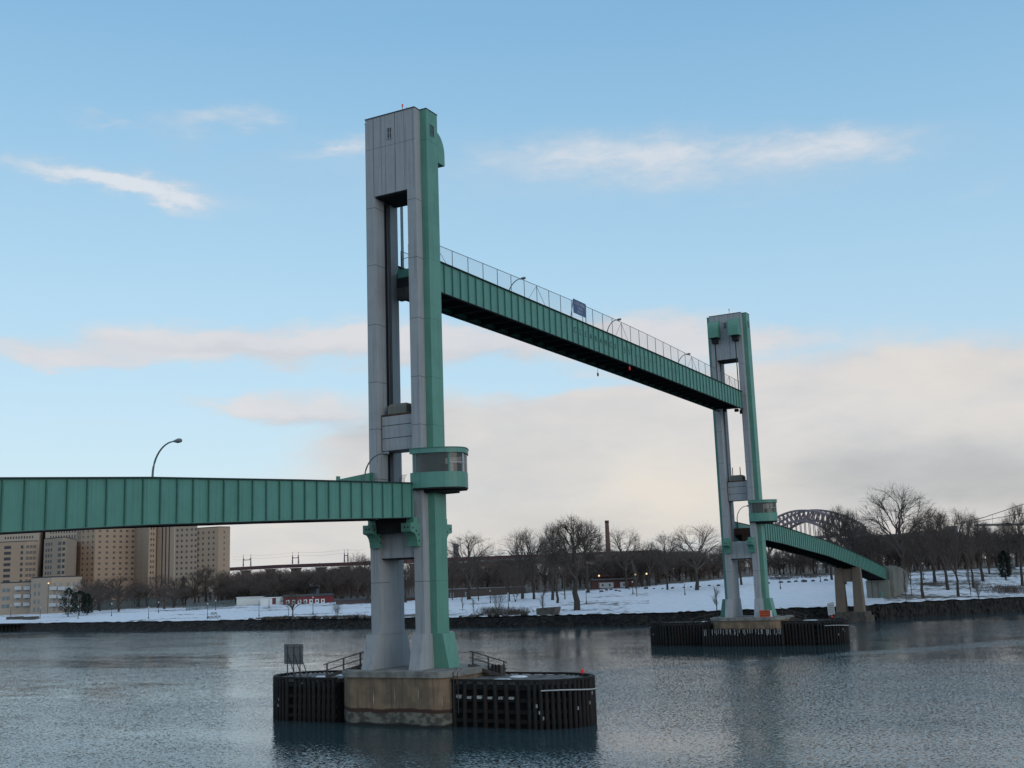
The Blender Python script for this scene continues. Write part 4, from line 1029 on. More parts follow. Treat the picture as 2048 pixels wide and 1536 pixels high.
# ------------------------------------------------------------------ trees
def seg_strip(mb, p, q, w0, w1, rr):
    d = (q-p).normalized(); a = d.cross(Vector((rr.uniform(-1, 1), rr.uniform(-1, 1), rr.uniform(-1, 1)))).normalized()
    n = len(mb.v); mb.v += [tuple(p+a*w0), tuple(p-a*w0), tuple(q-a*w1), tuple(q+a*w1)]; mb.f.append((n, n+1, n+2, n+3))
def make_tree(kind, seed):
    """20 m bare tree: returns meshes (trunk, crown)"""
    rr = random.Random(seed); tr, cr = MB(), MB()
    K = dict(vase=(.20, 36, 13, .52, 5), round=(.24, 44, 17, .50, 5), tall=(.40, 36, 15, .45, 4), slim=(.30, 26, 12, .40, 3), scrub=(.10, 36, 15, .60, 4))[kind]
    fork, spread, wob, ratio, maxl = K
    def grow(p, d, L, r, lv, mb):
        n = 4 if lv < 3 else (3 if lv < 5 else 2)
        pts = [p]; rs = [r]; dd = d.copy()
        for i in range(n):
            dd = (dd+Vector((rr.gauss(0, 1), rr.gauss(0, 1), rr.gauss(0, .6)))*math.tan(R(wob))*.38+UP*(.07 if lv else .0)).normalized()
            pts.append(pts[-1]+dd*L/n); rs.append(r*(1-(.5 if lv else .35)*(i+1)/n))
        if r > .035: mb.tube(pts, rs, 6 if r > .15 else (4 if r > .07 else 3), cap=False)
        else:
            for i in range(n): seg_strip(mb, pts[i], pts[i+1], max(rs[i]*.8, .015), max(rs[i+1]*.8, .010), rr)
        if lv >= maxl or L < .45: return
        nk = {0: 6 if kind in ('vase', 'round') else 4, 1: 5, 2: 5, 3: 5, 4: 3, 5: 3}[lv]
        if kind in ('tall', 'slim') and lv == 0: nk = 11
        for k in range(nk):
            lo = (.12 if kind in ('tall', 'slim') and lv == 0 else (.75 if lv == 0 else .25)); t = lo+(1-lo)*(k+rr.random())/nk
            i = min(int(t*n), n-1); f = t*n-i; q = pts[i].lerp(pts[i+1], f); rq = rs[i]*(1-f)+rs[i+1]*f
            base = (pts[i+1]-pts[i]).normalized(); sp = R(spread*rr.uniform(.5, 1.25))
            ax = base.orthogonal().normalized(); ax.rotate(Matrix.Rotation(rr.uniform(0, 2*math.pi) if lv else 2*math.pi*(k+rr.random()*.6)/nk, 3, base))
            nd = (base*math.cos(sp)+ax*math.sin(sp)).normalized()
            if nd.z < -.1: nd.z *= .3
            LL = L*rr.uniform(.62, .9) if lv else (H-HT)*rr.uniform(.42, .60)
            if kind in ('tall', 'slim') and lv == 0: LL = H*(.34 if kind == 'tall' else .2)*rr.uniform(.7, 1.1)*(1.15-.6*t)
            grow(q, nd, LL, max(rq*rr.uniform(.56, .74), .018), lv+1, cr)
        if lv > 0: grow(pts[-1], dd, L*.6, max(rs[-1]*.9, .016), lv+1, cr)
    H = 20.0; HT = H*fork
    def curve(p, q, n, bend, wob_):
        # bowed path from p to q, starting towards `bend`
        c = p+bend*(q-p).length*.5; out = []
        for i in range(n+1):
            t = i/n; x = p*(1-t)**2+c*2*t*(1-t)+q*t*t
            if 0 < i < n: x = x+Vector((rr.gauss(0, 1), rr.gauss(0, 1), rr.gauss(0, .6)))*wob_
            out.append(x)
        return out
    def along(pts, t):
        k = t*(len(pts)-1); i = min(int(k), len(pts)-2); return pts[i].lerp(pts[i+1], k-i), (pts[i+1]-pts[i]).normalized()
    if kind == 'scrub':
        for k in range(7):
            a = rr.uniform(0, 6.28); grow(Vector((rr.uniform(-.5, .5), rr.uniform(-.5, .5), 0)), Vector((math.cos(a)*.55, math.sin(a)*.55, 1)).normalized(), 9, .16, 1, cr)
        tr.tube([(0, 0, -.3), (0, 0, 1.0)], [.3, .15], 6)
    elif kind == 'slim':
        grow(Vector((0, 0, -.3)), Vector((0, 0, 1)), H*.86, .26, 0, tr)
    else:
        rx, zc, zlow, nl = dict(vase=(.43, .52, .30, 10), round=(.40, .56, .26, 11), tall=(.25, .58, .34, 15))[kind]
        zc *= H; rx *= H; rup = H-zc; rdn = zc-zlow*H
        top_ = H*(.74 if kind == 'tall' else .46)
        lean_ = Vector((rr.uniform(-.05, .05), rr.uniform(-.05, .05), 0))
        tp_ = [Vector((0, 0, -.3))]
        for i in range(1, 9):
            t = i/8; tp_.append(Vector((lean_.x*top_*t+rr.gauss(0, .10), lean_.y*top_*t+rr.gauss(0, .10), top_*t)))
        tr.tube(tp_, [.56*(1-.72*(i/8)**.8) for i in range(9)], 8, cap=False)
        lumps = [(rr.uniform(0, 6.28), rr.uniform(.75, 1.1)) for _ in range(5)]
        def surf(d, f):
            k = 1+.10*math.sin(3*math.atan2(d.y, d.x)+lumps[0][0])+.07*math.sin(5*math.atan2(d.y, d.x)+9*d.z+lumps[1][0])
            return Vector((0, 0, zc))+lean_*zc+Vector((d.x*rx*k, d.y*rx*k, d.z*(rup if d.z > 0 else rdn)*(.93+.07*k)))*f
        def jit(d, sp_):
            return (d+Vector((rr.gauss(0, 1), rr.gauss(0, 1), rr.gauss(0, 1)))*sp_).normalized()
        for k in range(nl):
            zz_ = 1-(k+.5)/nl*(1.25 if kind != 'tall' else 1.5); ph = k*2.39996+rr.uniform(-.3, .3); hh = math.sqrt(max(0, 1-zz_*zz_))
            d = Vector((hh*math.cos(ph), hh*math.sin(ph), zz_))
            t0 = (.55+.45*max(0, zz_)+rr.uniform(-.08, .0)) if kind != 'tall' else min(.97, max(.36, .42+.5*(zz_+.4)/1.4))
            p, td = along(tp_, min(.99, t0)); q = surf(jit(d, .08), rr.uniform(.55, .68))
            L1 = curve(p, q, 6, (td+d*.35).normalized(), .16); r1 = .24*rr.uniform(.8, 1.15)*(1 if kind != 'tall' else .72)
            cr.tube(L1, [r1*(1-.62*i/6) for i in range(7)], 5, cap=False)
            for j in range(8):
                p, td = along(L1, rr.uniform(.32, 1)); d2 = jit(d, .30); q = surf(d2, rr.uniform(.74, .92))
                L2 = curve(p, q, 4, (td*.8+UP*.25).normalized(), .12); r2 = .078*rr.uniform(.7, 1.1)
                cr.tube(L2, [r2*(1-.6*i/4) for i in range(5)], 3, cap=False)
                for w_ in range(8):
                    p, td = along(L2, rr.uniform(.2, 1)); q = surf(jit(d2, .17), rr.uniform(.80, 1.04))
                    L3 = curve(p, q, 3, (td*.7+UP*.3).normalized(), .09)
                    for i in range(3): seg_strip(cr, L3[i], L3[i+1], .026-.006*i, .020-.006*i, rr)
                    for y_ in range(4):
                        p3, td3 = along(L3, rr.uniform(.15, 1)); e = p3+(jit(td3, .5)+UP*.15).normalized()*rr.uniform(.5, 1.5)
                        seg_strip(cr, p3, e, .014, .007, rr)
    zs = max(v[2] for v in cr.v); ws = sorted(abs(v[0]) for v in cr.v); ww = 2*ws[int(len(ws)*.97)]
    return tr, cr, zs, ww
PROTO = {}
for kind, seeds in (('vase', (1, 2, 3)), ('round', (11, 12, 13)), ('tall', (21, 22, 23)), ('slim', (31, 32)), ('scrub', (41, 42))):
    for i, s in enumerate(seeds):
        tr, cr, zs, ww = make_tree(kind, s)
        PROTO[kind, i] = (tr.mesh('trunk', 'bark'), cr.mesh('crown', 'twig'), zs, ww)
PALE = PROTO['slim', 0][1].copy(); PALE.materials.clear(); PALE.materials.append(M['twigb'])
tcount = 0
def tree(u, vb, vt, wpx, kind, label, group='bare trees in the shore park', d=None, name='bare_tree', lean=(0, 0), pale=False):
    global tcount
    var = [k for k in PROTO if k[0] == kind]; key = var[tcount % len(var)]; tcount += 1
    tm, cm, zs, ww = PROTO[key]
    if d is None: g = ground(u, vb)
    else:
        q = at_d(u, vb, d); g = Vector((q.x, q.y, zat(q.x, q.y)))
    dep = (g-CAM).dot(FH); h = at_d(u, vt, dep).z-g.z
    o = thing(name, label, 'tree', g, group)
    s = h/zs; wx = max(.45, min(2.4, (wpx*(1.2 if kind in ('round', 'vase', 'tall') else 1)*dep/FPX)/(ww*s))) if wpx else 1
    o.scale = (s*wx, s*wx, s); o.rotation_euler = (lean[0], lean[1], random.uniform(0, 6.28))
    for nm, me in (('trunk', tm), ('crown', PALE if pale else cm)):
        c = bpy.data.objects.new(nm, me); COL.objects.link(c); c.parent = o
    return o
T = [
 (938, 1199, 1058, 92, 'round', 'broad round bare tree just right of the near tower, many stems'),
 (905, 1200, 1100, 34, 'slim', 'slim bare tree touching the right edge of the near tower'),
 (957, 1201, 1095, 30, 'slim', 'thin dark bare tree standing under the broad round tree'),
 (1045, 1197, 1050, 80, 'vase', 'tall bare tree left of the twin trunks, spreading fan of branches'),
 (1068, 1199, 1050, 60, 'round', 'thick trunked bare tree beside the fan shaped one'),
 (1031, 1204, 1115, 40, 'scrub', 'low forked bare tree with two thin stems on the snow'),
 (1019, 1203, 1120, 34, 'slim', 'leaning thin bare tree left of the forked one'),
 (1105, 1200, 1040, 46, 'tall', 'narrow bare tree with an open wispy top'),
 (1115, 1206, 1052, 60, 'round', 'short thick bare tree before the narrow wispy one'),
 (1154, 1221, 1022, 92, 'tall', 'tallest bare tree left of the brick chimney with dark leaning trunk'),
 (1177, 1185, 1034, 54, 'tall', 'tall bare tree immediately left of the brick chimney'),
 (1130, 1198, 1062, 40, 'slim', 'thin bare tree between the thick one and the tallest one'),
 (1085, 1228, 1168, 24, 'slim', 'small bare sapling behind the concrete block on the seawall'),
 (925, 1223, 1190, 14, 'slim', 'tiny bare sapling on the snow right of the near tower'),
 (948, 1223, 1192, 12, 'slim', 'second tiny bare sapling on the snow right of the near tower'),
 (995, 1224, 1160, 36, 'scrub', 'small forked tree standing in the brush on the bank'),
 (1254, 1177, 1046, 76, 'vase', 'open fan shaped bare tree immediately right of the brick chimney'),
 (1274, 1193, 1110, 24, 'slim', 'pale thin birch like tree in front of the red brick building'),
 (1335, 1180, 1058, 52, 'round', 'dark rounded bare tree between the chimney trees and the big fan'),
 (1394, 1180, 1038, 105, 'vase', 'large fan shaped bare tree left of the far tower'),
 (1434, 1223, 1170, 30, 'slim', 'small bare sapling on the snow left of the far tower foot'),
 (1300, 1172, 1075, 44, 'round', 'small round bare tree behind the boulder row'),
 (1456, 1172, 1080, 40, 'round', 'bare tree seen between the legs of the far tower'),
 (1483, 1170, 1088, 40, 'tall', 'dark bare tree between the far tower legs, right of the other'),
 (1690, 1168, 1003, 50, 'tall', 'thin bare tree rising above the right approach, left of the big one'),
 (1715, 1165, 1012, 44, 'tall', 'wispy bare tree over the right approach in front of the arch end'),
 (1664, 1160, 1030, 40, 'tall', 'faint bare tree in front of the arch bridge'),
 (1812, 1168, 958, 130, 'vase', 'biggest bare tree on the right with a wide fan crown'),
 (1847, 1195, 1024, 44, 'tall', 'bare tree with two straight stems right of the big fan tree'),
 (1824, 1192, 1090, 24, 'slim', 'thin bare tree at the foot of the big fan tree'),
 (1813, 1205, 1128, 16, 'slim', 'thin sapling beside the abutment wing wall'),
 (1917, 1193, 1006, 62, 'round', 'bare tree with a curved leaning lower stem near the right bank'),
 (1896, 1180, 1014, 50, 'tall', 'bare tree behind the curved stem one on the right bank'),
 (1947, 1175, 1012, 60, 'round', 'bushy bare tree left of the suspension cables'),
 (1942, 1191, 1090, 20, 'slim', 'thin bare stem before the bushy tree on the right bank'),
 (1958, 1198, 1145, 36, 'scrub', 'small spreading bare tree at the edge of the right seawall'),
 (1966, 1163, 1026, 44, 'tall', 'straight bare tree on the rise under the cables'),
 (1979, 1148, 1036, 40, 'round', 'bare tree at the back of the right rise'),
 (2045, 1172, 996, 50, 'tall', 'tall bare tree at the right picture edge'),
 (2020, 1150, 1030, 44, 'tall', 'bare tree under the suspension cables near the right edge'),
 (1870, 1165, 1005, 70, 'round', 'bare tree behind and right of the big fan crown'),
 (1750, 1165, 1040, 50, 'round', 'bare tree between the approach end and the big fan crown'),
 (586, 1236, 1180, 42, 'vase', 'small spreading tree on the shore before the red shed'),
 (674, 1237, 1200, 30, 'scrub', 'stunted shrubby tree on the rocks left of the near tower'),
 (236, 1215, 1146, 84, 'vase', 'leaning wide bare tree before the long tan building'),
 (316, 1216, 1143, 64, 'vase', 'wide bare tree in front of the building corner'),
 (176, 1227, 1150, 50, 'round', 'round bare tree right of the low tan block'),
 (200, 1222, 1156, 46, 'round', 'second round bare tree right of the low tan block'),
 (278, 1214, 1160, 46, 'round', 'round bare tree between the two wide ones'),
 (350, 1212, 1152, 44, 'round', 'bare tree left of the conifer by the tan building'),
 (390, 1209, 1140, 56, 'round', 'bare tree in front of the right end of the tan building'),
 (412, 1206, 1128, 40, 'tall', 'tall bare tree before the building end wall'),
 (436, 1206, 1148, 40, 'round', 'bare tree left of the white shed'),
 (460, 1205, 1158, 40, 'round', 'bare tree just right of the tan building end'),
 (716, 1205, 1100, 56, 'round', 'bare tree rising above the viaduct left of the near tower'),
 (738, 1206, 1112, 40, 'tall', 'bare tree half hidden by the near tower leg'),
 (658, 1204, 1128, 40, 'round', 'bare tree behind the red shed roof'),
 (615, 1203, 1152, 40, 'tall', 'thin bare tree behind the middle of the red shed'),
 (812, 1205, 1135, 36, 'tall', 'bare tree seen between the near tower legs'),
]
for a in T: tree(*a, pale=('birch' in a[5]))
# wood behind the park, tree by tree in front, one mass further off
rb = random.Random(9)
def back_row(u0, u1, n, d0, d1, v0, v1, label, kinds=('round', 'tall', 'vase')):
    for i in range(n):
        u = u0+(u1-u0)*(i+rb.random())/n; d = rb.uniform(d0, d1); t = (u-u0)/(u1-u0)
        tree(u, 1180, v0+(v1-v0)*t+rb.uniform(-10, 12), rb.uniform(40, 70), rb.choice(kinds), label, 'bare trees of the wood behind the park', d)
back_row(890, 1240, 22, 400, 470, 1124, 1118, 'bare tree in the dark row behind the park trees and below the viaduct')
back_row(1225, 1440, 16, 380, 460, 1104, 1100, 'bare tree in the dark wood between the chimney and the far tower')
back_row(1530, 1690, 14, 390, 470, 1104, 1095, 'bare tree in the dark wood seen under the right approach')
back_row(1740, 2060, 24, 370, 450, 1066, 1058, 'bare tree in the dense wood on the right rise')
back_row(460, 745, 24, 440, 520, 1150, 1130, 'bare tree in the low wood behind the white and red sheds')
back_row(150, 470, 16, 430, 560, 1172, 1166, 'bare tree in the row before the tan buildings', ('round', 'vase'))
def wood(name, label, spans, seed):
    rr = random.Random(seed); m = MB()
    for (u0, u1, n, d0, d1, va, vb) in spans:
        for i in range(n):
            u = rr.uniform(u0, u1); d = rr.uniform(d0, d1); t = (u-u0)/(u1-u0)
            q = at_d(u, 1180, d); z = zat(q.x, q.y); top = at_d(u, va+(vb-va)*t+rr.gauss(0, 5), d).z; h = max(4, top-z)
            m.tube([(q.x, q.y, z-.5), (q.x, q.y, z+h*.5)], [.22, .1], 3, cap=False)
            for k in range(34):
                a = rr.uniform(0, 6.28); s0 = rr.uniform(.02, .75); p = Vector((q.x, q.y, z+h*s0)); ln = h*rr.uniform(.15, .42); sp = rr.uniform(.15, .8)
                e = p+Vector((math.cos(a)*sp, math.sin(a)*sp, 1)).normalized()*ln
                if e.z > z+h: e.z = z+h
                seg_strip(m, p, e, .09, .035, rr)
                for w in range(4):
                    f = rr.uniform(.3, 1); b = p.lerp(e, f); a2 = rr.uniform(0, 6.28)
                    seg_strip(m, b, b+Vector((math.cos(a2), math.sin(a2), rr.uniform(.1, 1.2)))*rr.uniform(.5, 1.7), .05, .03, rr)
    o = m.build(name, 'twigw'); tag(o, label, 'wood', None, 'stuff'); return o
wood('distant_wood', 'dark mass of leafless wood filling the background behind the park and sheds',
     [(440, 770, 450, 520, 640, 1149, 1138), (800, 1250, 180, 470, 620, 1124, 1114), (1220, 1700, 200, 440, 640, 1106, 1094), (1690, 2120, 180, 430, 600, 1078, 1062), (-40, 460, 60, 560, 640, 1180, 1172), (880, 1460, 80, 400, 450, 1146, 1134), (1730, 2080, 60, 390, 440, 1096, 1084)], 17)

# conifers
def conifer(u, vb, vt, w, label, roundish=False):
    g = ground(u, vb); dep = (g-CAM).dot(FH); h = at_d(u, vt, dep).z-g.z; rad = w*dep/FPX/2
    o = thing('conifer_tree', label, 'tree', g, 'dark conifers near the tan buildings'); rr = random.Random(int(u))
    m = MB(); m.tube([g-UP*.2, g+UP*h*.9], [.22, .04], 6); m.build('trunk', 'bark', o)
    m = MB()
    for i in range(1500):
        t = rr.random()**.8; z = g.z+h*(.08+.9*t); prof = (1-t)**.8 if not roundish else math.sqrt(max(0, 1-(2*t-.9)**2))
        a = rr.uniform(0, 6.28); r_ = rad*prof*rr.uniform(.35, 1.05)*(.78+.3*math.sin(t*17+2.2*math.sin(a*2)+u)+.15*math.sin(a*5+t*30))
        p = Vector((g.x+r_*math.cos(a), g.y+r_*math.sin(a), z)); dv = Vector((math.cos(a), math.sin(a), rr.uniform(-.4, .3))); s = rr.uniform(.3, .7)
        seg_strip(m, p, p+dv*s, .14, .03, rr)
    m.build('crown', 'needle', o)
conifer(136, 1234, 1174, 34, 'tallest dark conifer in front of the low tan block', True)
conifer(158, 1231, 1180, 38, 'broad dark conifer right of the low tan block', True)
conifer(174, 1230, 1186, 24, 'narrow dark conifer beside the broad one', True)
conifer(366, 1200, 1152, 18, 'narrow conifer before the long tan building', False)
conifer(486, 1196, 1163, 30, 'rounded dark evergreen behind the long white shed', True)
conifer(2012, 1160, 1100, 26, 'dark evergreen among the bare trees on the right rise', True)

# brush on the banks
def brush(u, vb, w, hpx, label):
    g = ground(u, vb); dep = (g-CAM).dot(FH); wd_ = w*dep/FPX; h = hpx*dep/FPX; rr = random.Random(int(u)*3); m = MB()
    for i in range(420):
        p = g+RH*rr.gauss(0, wd_*.28)+FH*rr.gauss(0, 2.0); p.z = zat(p.x, p.y)-.05; a = rr.uniform(0, 6.28); hh = h*rr.uniform(.4, 1.1)
        seg_strip(m, p, p+Vector((math.cos(a)*.6, math.sin(a)*.6, 1))*hh*.7, .03, .015, rr)
        q = p+Vector((math.cos(a)*.3, math.sin(a)*.3, .5))*hh*.7; a += rr.uniform(-1, 1); seg_strip(m, q, q+Vector((math.cos(a), math.sin(a), .5))*hh*.5, .02, .01, rr)
    tag(m.build('brush', 'brush', None, False, g), label, 'brush', 'dry brush on the banks')
for a in ((985, 1228, 60, 22, 'brown brush clump on the bank around the forked tree'), (1030, 1228, 50, 18, 'brown brush clump left of the concrete block'),
          (2020, 1185, 70, 24, 'arching brown brush near the right picture edge'), (560, 1238, 60, 8, 'low brown brush on the rocks left of the small shore tree'), (700, 1236, 50, 10, 'low brown brush just left of the near tower'),
          (1560, 1158, 60, 10, 'snowy brush pile behind the park right of the far tower'), (1620, 1155, 70, 11, 'snowy brush pile left of the two column pier'), (1860, 1170, 50, 8, 'brown brush on the right slope')): brush(*a)

# ------------------------------------------------------------------ buildings and sheds
def facade_building(name, label, cat, pts, ztop, zbot, mats, rows, cols, win, deep=26, wm='pane', fh=3.36, group=None, skiprow=0, roofm='roofd'):
    """pts: (u, depth) plan points left to right; one facade between each pair; cols[i] list of fractions; real prism with windows"""
    P = [at_d(u, 1150, d) for u, d in pts]; P = [Vector((p.x, p.y, 0)) for p in P]
    t = thing(name, label, cat, (P[0].x, P[0].y, zbot), group)
    back = [p+Vector((p.x-CAM.x, p.y-CAM.y, 0)).normalized()*deep for p in reversed(P)]
    m = MB(); m.prism([(p.x, p.y) for p in P+back], zbot, ztop); m.build('wall', mats, t)
    m = MB(); m.prism([(p.x+FH.x*.1, p.y+FH.y*.1) for p in P]+[(p.x, p.y) for p in back], ztop+.002, ztop+.5); m.build('roof', roofm, t)
    cnt = 0; rest = MB(); w, h = win
    for i in range(len(P)-1):
        a, b = P[i], P[i+1]; d = (b-a); L = d.length; d = d/L; n = Vector((d.y, -d.x, 0))
        if n.dot(CAM-a) < 0: n = -n
        for r_ in range(rows):
            z = ztop-2.2-fh*r_-h
            if z < zbot+1: break
            for c in cols[i]:
                p = a+d*(c*L); q0, q1 = p-d*w/2+n*.04, p+d*w/2+n*.04
                mb = MB() if cnt < 100 else rest
                mb.hexa([(q0.x, q0.y, z), (q1.x, q1.y, z), (q1.x-n.x*.1, q1.y-n.y*.1, z), (q0.x-n.x*.1, q0.y-n.y*.1, z)], [(q0.x, q0.y, z+h), (q1.x, q1.y, z+h), (q1.x-n.x*.1, q1.y-n.y*.1, z+h), (q0.x-n.x*.1, q0.y-n.y*.1, z+h)])
                if cnt < 100: mb.build('window', wm, t)
                cnt += 1
    if rest.f: o = rest.build('windows', wm, t); o['kind'] = 'stuff'
    return t
def ztopv(u, v, d): return at_d(u, v, d).z
D = 700
pairs = lambda *c: [x+s for x in c for s in (-.016, .016)]
HG = 'tall tan institutional towers on the left'
facade_building('hospital_tower', 'leftmost tall tan brick tower behind the low front wing', 'building', [(-60, D+25), (76, D+20), (83, D+32)], ztopv(40, 1040, D), 5, 'brick2', 9, [[.5+.04*i for i in range(11)], []], (.9, 1.5), group=HG, wm='pane')
facade_building('hospital_wing', 'low front wing of the leftmost tan tower with wide dark windows', 'building', [(-60, D-20), (51, D-25), (74, D-22)], ztopv(20, 1085, D-20), 5, 'brick3', 9, [[.2, .32, .62, .66, .70, .92], [.1, .4, .7]], (1.6, 1.8), group=HG)
facade_building('hospital_tower', 'tan brick tower with a recessed dark stair strip, second from left', 'building', [(76, D+35), (90, D+34)], ztopv(80, 1045, D), 5, 'redbrick', 10, [[.35, .75]], (1.4, 2.0), group=HG)
facade_building('hospital_tower', 'tan brick tower with close rows of small windows behind the cross wing', 'building', [(88, D+20), (160, D+14)], ztopv(120, 1050, D), 5, 'brick2', 4, [[.15+.075*i for i in range(12)]], (.8, 1.9), group=HG)
facade_building('hospital_wing', 'projecting tan wing with pale corner strip and blank side wall', 'building', [(86, D-30), (122, D-42), (129.5, D-42.5), (151, D-10)], ztopv(110, 1078, D-30), 5, 'brick1', 9, [[.14, .28, .42, .83, .92], [.5], []], (1.7, 1.9), group=HG)
facade_building('hospital_tower', 'long tan slab with many rows of small paired windows', 'building', [(152, D+14), (160, D+8), (188, D+2), (268, D+20), (296, D-4), (310, D), (314, D+14)], ztopv(220, 1040, D), 5, 'brick3', 11, [[.3, .75], pairs(.15, .5, .85), pairs(.12, .3, .48, .64, .8, .95), [.5], pairs(.35, .7), []], (.75, 1.35), group=HG, wm='pane2')
facade_building('hospital_tower', 'tan tower right of the long slab with vertical window strips', 'building', [(313, D+6), (348, D+2)], ztopv(350, 1040, D), 5, 'brick1', 11, [[.30, .50, .70]], (.8, 3.3), group=HG)
facade_building('hospital_tower', 'tan tower with paired windows between the vertical strips and the end wing', 'building', [(348.2, D+2), (393.5, D-2)], ztopv(350, 1040, D), 5, 'brick1', 11, [pairs(.12, .32, .54, .76, .93)], (.8, 1.4), group=HG, wm='pane2')
facade_building('hospital_wing', 'rightmost tan tower with plain end wall ending against the sky', 'building', [(393.5, D-1), (436, D-8), (459.5, D-2)], ztopv(430, 1056, D), 5, 'brick3', 10, [pairs(.06, .28, .55, .78), [.5]], (.75, 1.35), group=HG, deep=20, wm='pane2')
t = facade_building('low_block', 'low tan block with white window panels by the water on the left', 'building', [(2, 480), (64, 476), (76, 474)], ztopv(30, 1166, 480), 3.8, 'brick1', 3, [[.12, .26, .58, .86], [.5]], (1.7, 1.5), deep=14, fh=3.3, wm='glassfar')
t2 = facade_building('low_block', 'taller stepped tan block behind a dark conifer on the left', 'building', [(63, 470), (104, 464), (164, 470)], ztopv(90, 1156, 470), 3.8, 'brick1', 4, [[.2, .4], [.1, .3, .55, .75, .92]], (1.2, 1.7), deep=14, fh=3.2, wm='glassfar')
for tt, us, d_ in ((t, (36, 54), 475), (t2, (106, 123, 140), 463.2)):
    for u in us:
        for r_ in range(3):
            z = ztopv(u, 1167, d_)-1.2-3.3*r_; q = at_d(u, 1170, d_); o_ = MB(); a = q-RH*1.4; b = q+RH*1.4
            o_.hexa([(a.x, a.y, z-1.4), (b.x, b.y, z-1.4), (b.x+FH.x*.8, b.y+FH.y*.8, z-1.4), (a.x+FH.x*.8, a.y+FH.y*.8, z-1.4)], [(a.x, a.y, z), (b.x, b.y, z), (b.x+FH.x*.8, b.y+FH.y*.8, z), (a.x+FH.x*.8, a.y+FH.y*.8, z)]); o_.build('white_panel', 'pale', tt)
def shed(name, label, cat, u0, u1, vb, vt, deep, wallm, roofm, d=None, doors=(), doorm='white', rise=.5, wh=1.6, ww=1.4):
    um = (u0+u1)/2; g = ground(um, vb); dep = d or (g-CAM).dot(FH)
    a, b = at_d(u0, vb, dep), at_d(u1, vb, dep); zb = min(a.z, b.z, g.z)-.4; zt = ztopv(um, vt, dep)
    t = thing(name, label, cat, (a.x, a.y, zb)); A, B = Vector((a.x, a.y, 0)), Vector((b.x, b.y, 0))
    m = MB(); m.prism([(A.x, A.y), (B.x, B.y), (B.x+FH.x*deep, B.y+FH.y*deep), (A.x+FH.x*deep, A.y+FH.y*deep)], zb, zt); m.build('wall', wallm, t)
    m = MB(); e = RH*.3; A2, B2 = A-e-FH*.3, B+e-FH*.3; C2, D2 = B+e+FH*(deep+.3), A-e+FH*(deep+.3); k = FH*(deep/2)
    m.prism([(A2.x, A2.y), (B2.x, B2.y), (C2.x, C2.y), (D2.x, D2.y)], zt+.003, zt+.15)
    n = len(m.v); r0, r1 = A2+k, B2+k
    m.v += [(A2.x, A2.y, zt+.152), (B2.x, B2.y, zt+.152), (C2.x, C2.y, zt+.152), (D2.x, D2.y, zt+.152), (r0.x, r0.y, zt+.15+rise), (r1.x, r1.y, zt+.15+rise)]
    m.f += [(n, n+1, n+5, n+4), (n+2, n+3, n+4, n+5), (n+1, n+2, n+5), (n+3, n, n+4)]
    m.build('roof', roofm, t)
    for f in doors:
        p = A.lerp(B, f)-FH*.05; q0, q1 = p-RH*ww/2, p+RH*ww/2; z0 = zb+.8
        m = MB(); m.hexa([(q0.x, q0.y, z0), (q1.x, q1.y, z0), (q1.x+FH.x*.1, q1.y+FH.y*.1, z0), (q0.x+FH.x*.1, q0.y+FH.y*.1, z0)], [(q0.x, q0.y, z0+wh), (q1.x, q1.y, z0+wh), (q1.x+FH.x*.1, q1.y+FH.y*.1, z0+wh), (q0.x+FH.x*.1, q0.y+FH.y*.1, z0+wh)]); w = m.build('window', doorm, t)
        m = MB(); s = .28; c = p-FH*.03; m.hexa([(c.x-RH.x*s, c.y-RH.y*s, z0+wh*.3), (c.x+RH.x*s, c.y+RH.y*s, z0+wh*.3), (c.x+RH.x*s+FH.x*.02, c.y+RH.y*s+FH.y*.02, z0+wh*.3), (c.x-RH.x*s+FH.x*.02, c.y-RH.y*s+FH.y*.02, z0+wh*.3)], [(c.x-RH.x*s, c.y-RH.y*s, z0+wh*.75), (c.x+RH.x*s, c.y+RH.y*s, z0+wh*.75), (c.x+RH.x*s+FH.x*.02, c.y+RH.y*s+FH.y*.02, z0+wh*.75), (c.x-RH.x*s+FH.x*.02, c.y-RH.y*s+FH.y*.02, z0+wh*.75)]); m.build('pane', 'pane', w)
    return t
shed('trailer', 'long plain white trailer left of the red shed', 'trailer', 473, 522, 1210, 1195, 5, 'white', 'white', rise=.15)
shed('trailer', 'shorter white trailer with a red door next to the red shed', 'trailer', 521, 561, 1210, 1196, 5, 'white', 'white', doors=(.68,), doorm='redwall', rise=.15, wh=2.4)
shed('pavilion', 'grey flat roofed pavilion behind the white trailers', 'building', 523, 557, 1200, 1187, 6, 'glassfar', 'greyfar', rise=.2)
shed('red_shed', 'long red shed with a row of white windows', 'shed', 566, 662, 1208, 1193, 7, 'redwall', 'roofd', doors=[.10+.122*i for i in range(7)], rise=.7)
shed('red_shed', 'low dark red shed behind the near tower legs', 'shed', 672, 840, 1205, 1199, 6, 'redbrick', 'roofd', rise=.5)
shed('pale_building', 'pale low building among trees right of the tan towers', 'building', 418, 466, 1192, 1171, 9, 'brick2', 'greyfar', doors=(.2, .5, .8), doorm='pale', rise=.3)
shed('brick_building', 'low dark red brick building with pale windows below the chimney', 'building', 1186, 1275, 1176, 1160, 12, 'redbrick', 'roofd', doors=(.22, .38, .7), doorm='pale', rise=.4, wh=1.8, ww=2.6)
shed('brick_building', 'red roofed brick building right of the tallest bare tree', 'building', 1192, 1262, 1164, 1153, 12, 'redbrick', 'redbrick', d=420, rise=2.0)
shed('brick_wall_building', 'low brown brick building just right of the near tower', 'building', 884, 1050, 1192, 1177, 10, 'brownwall', 'greyfar', doors=(.12, .3), doorm='glassfar', rise=.2)
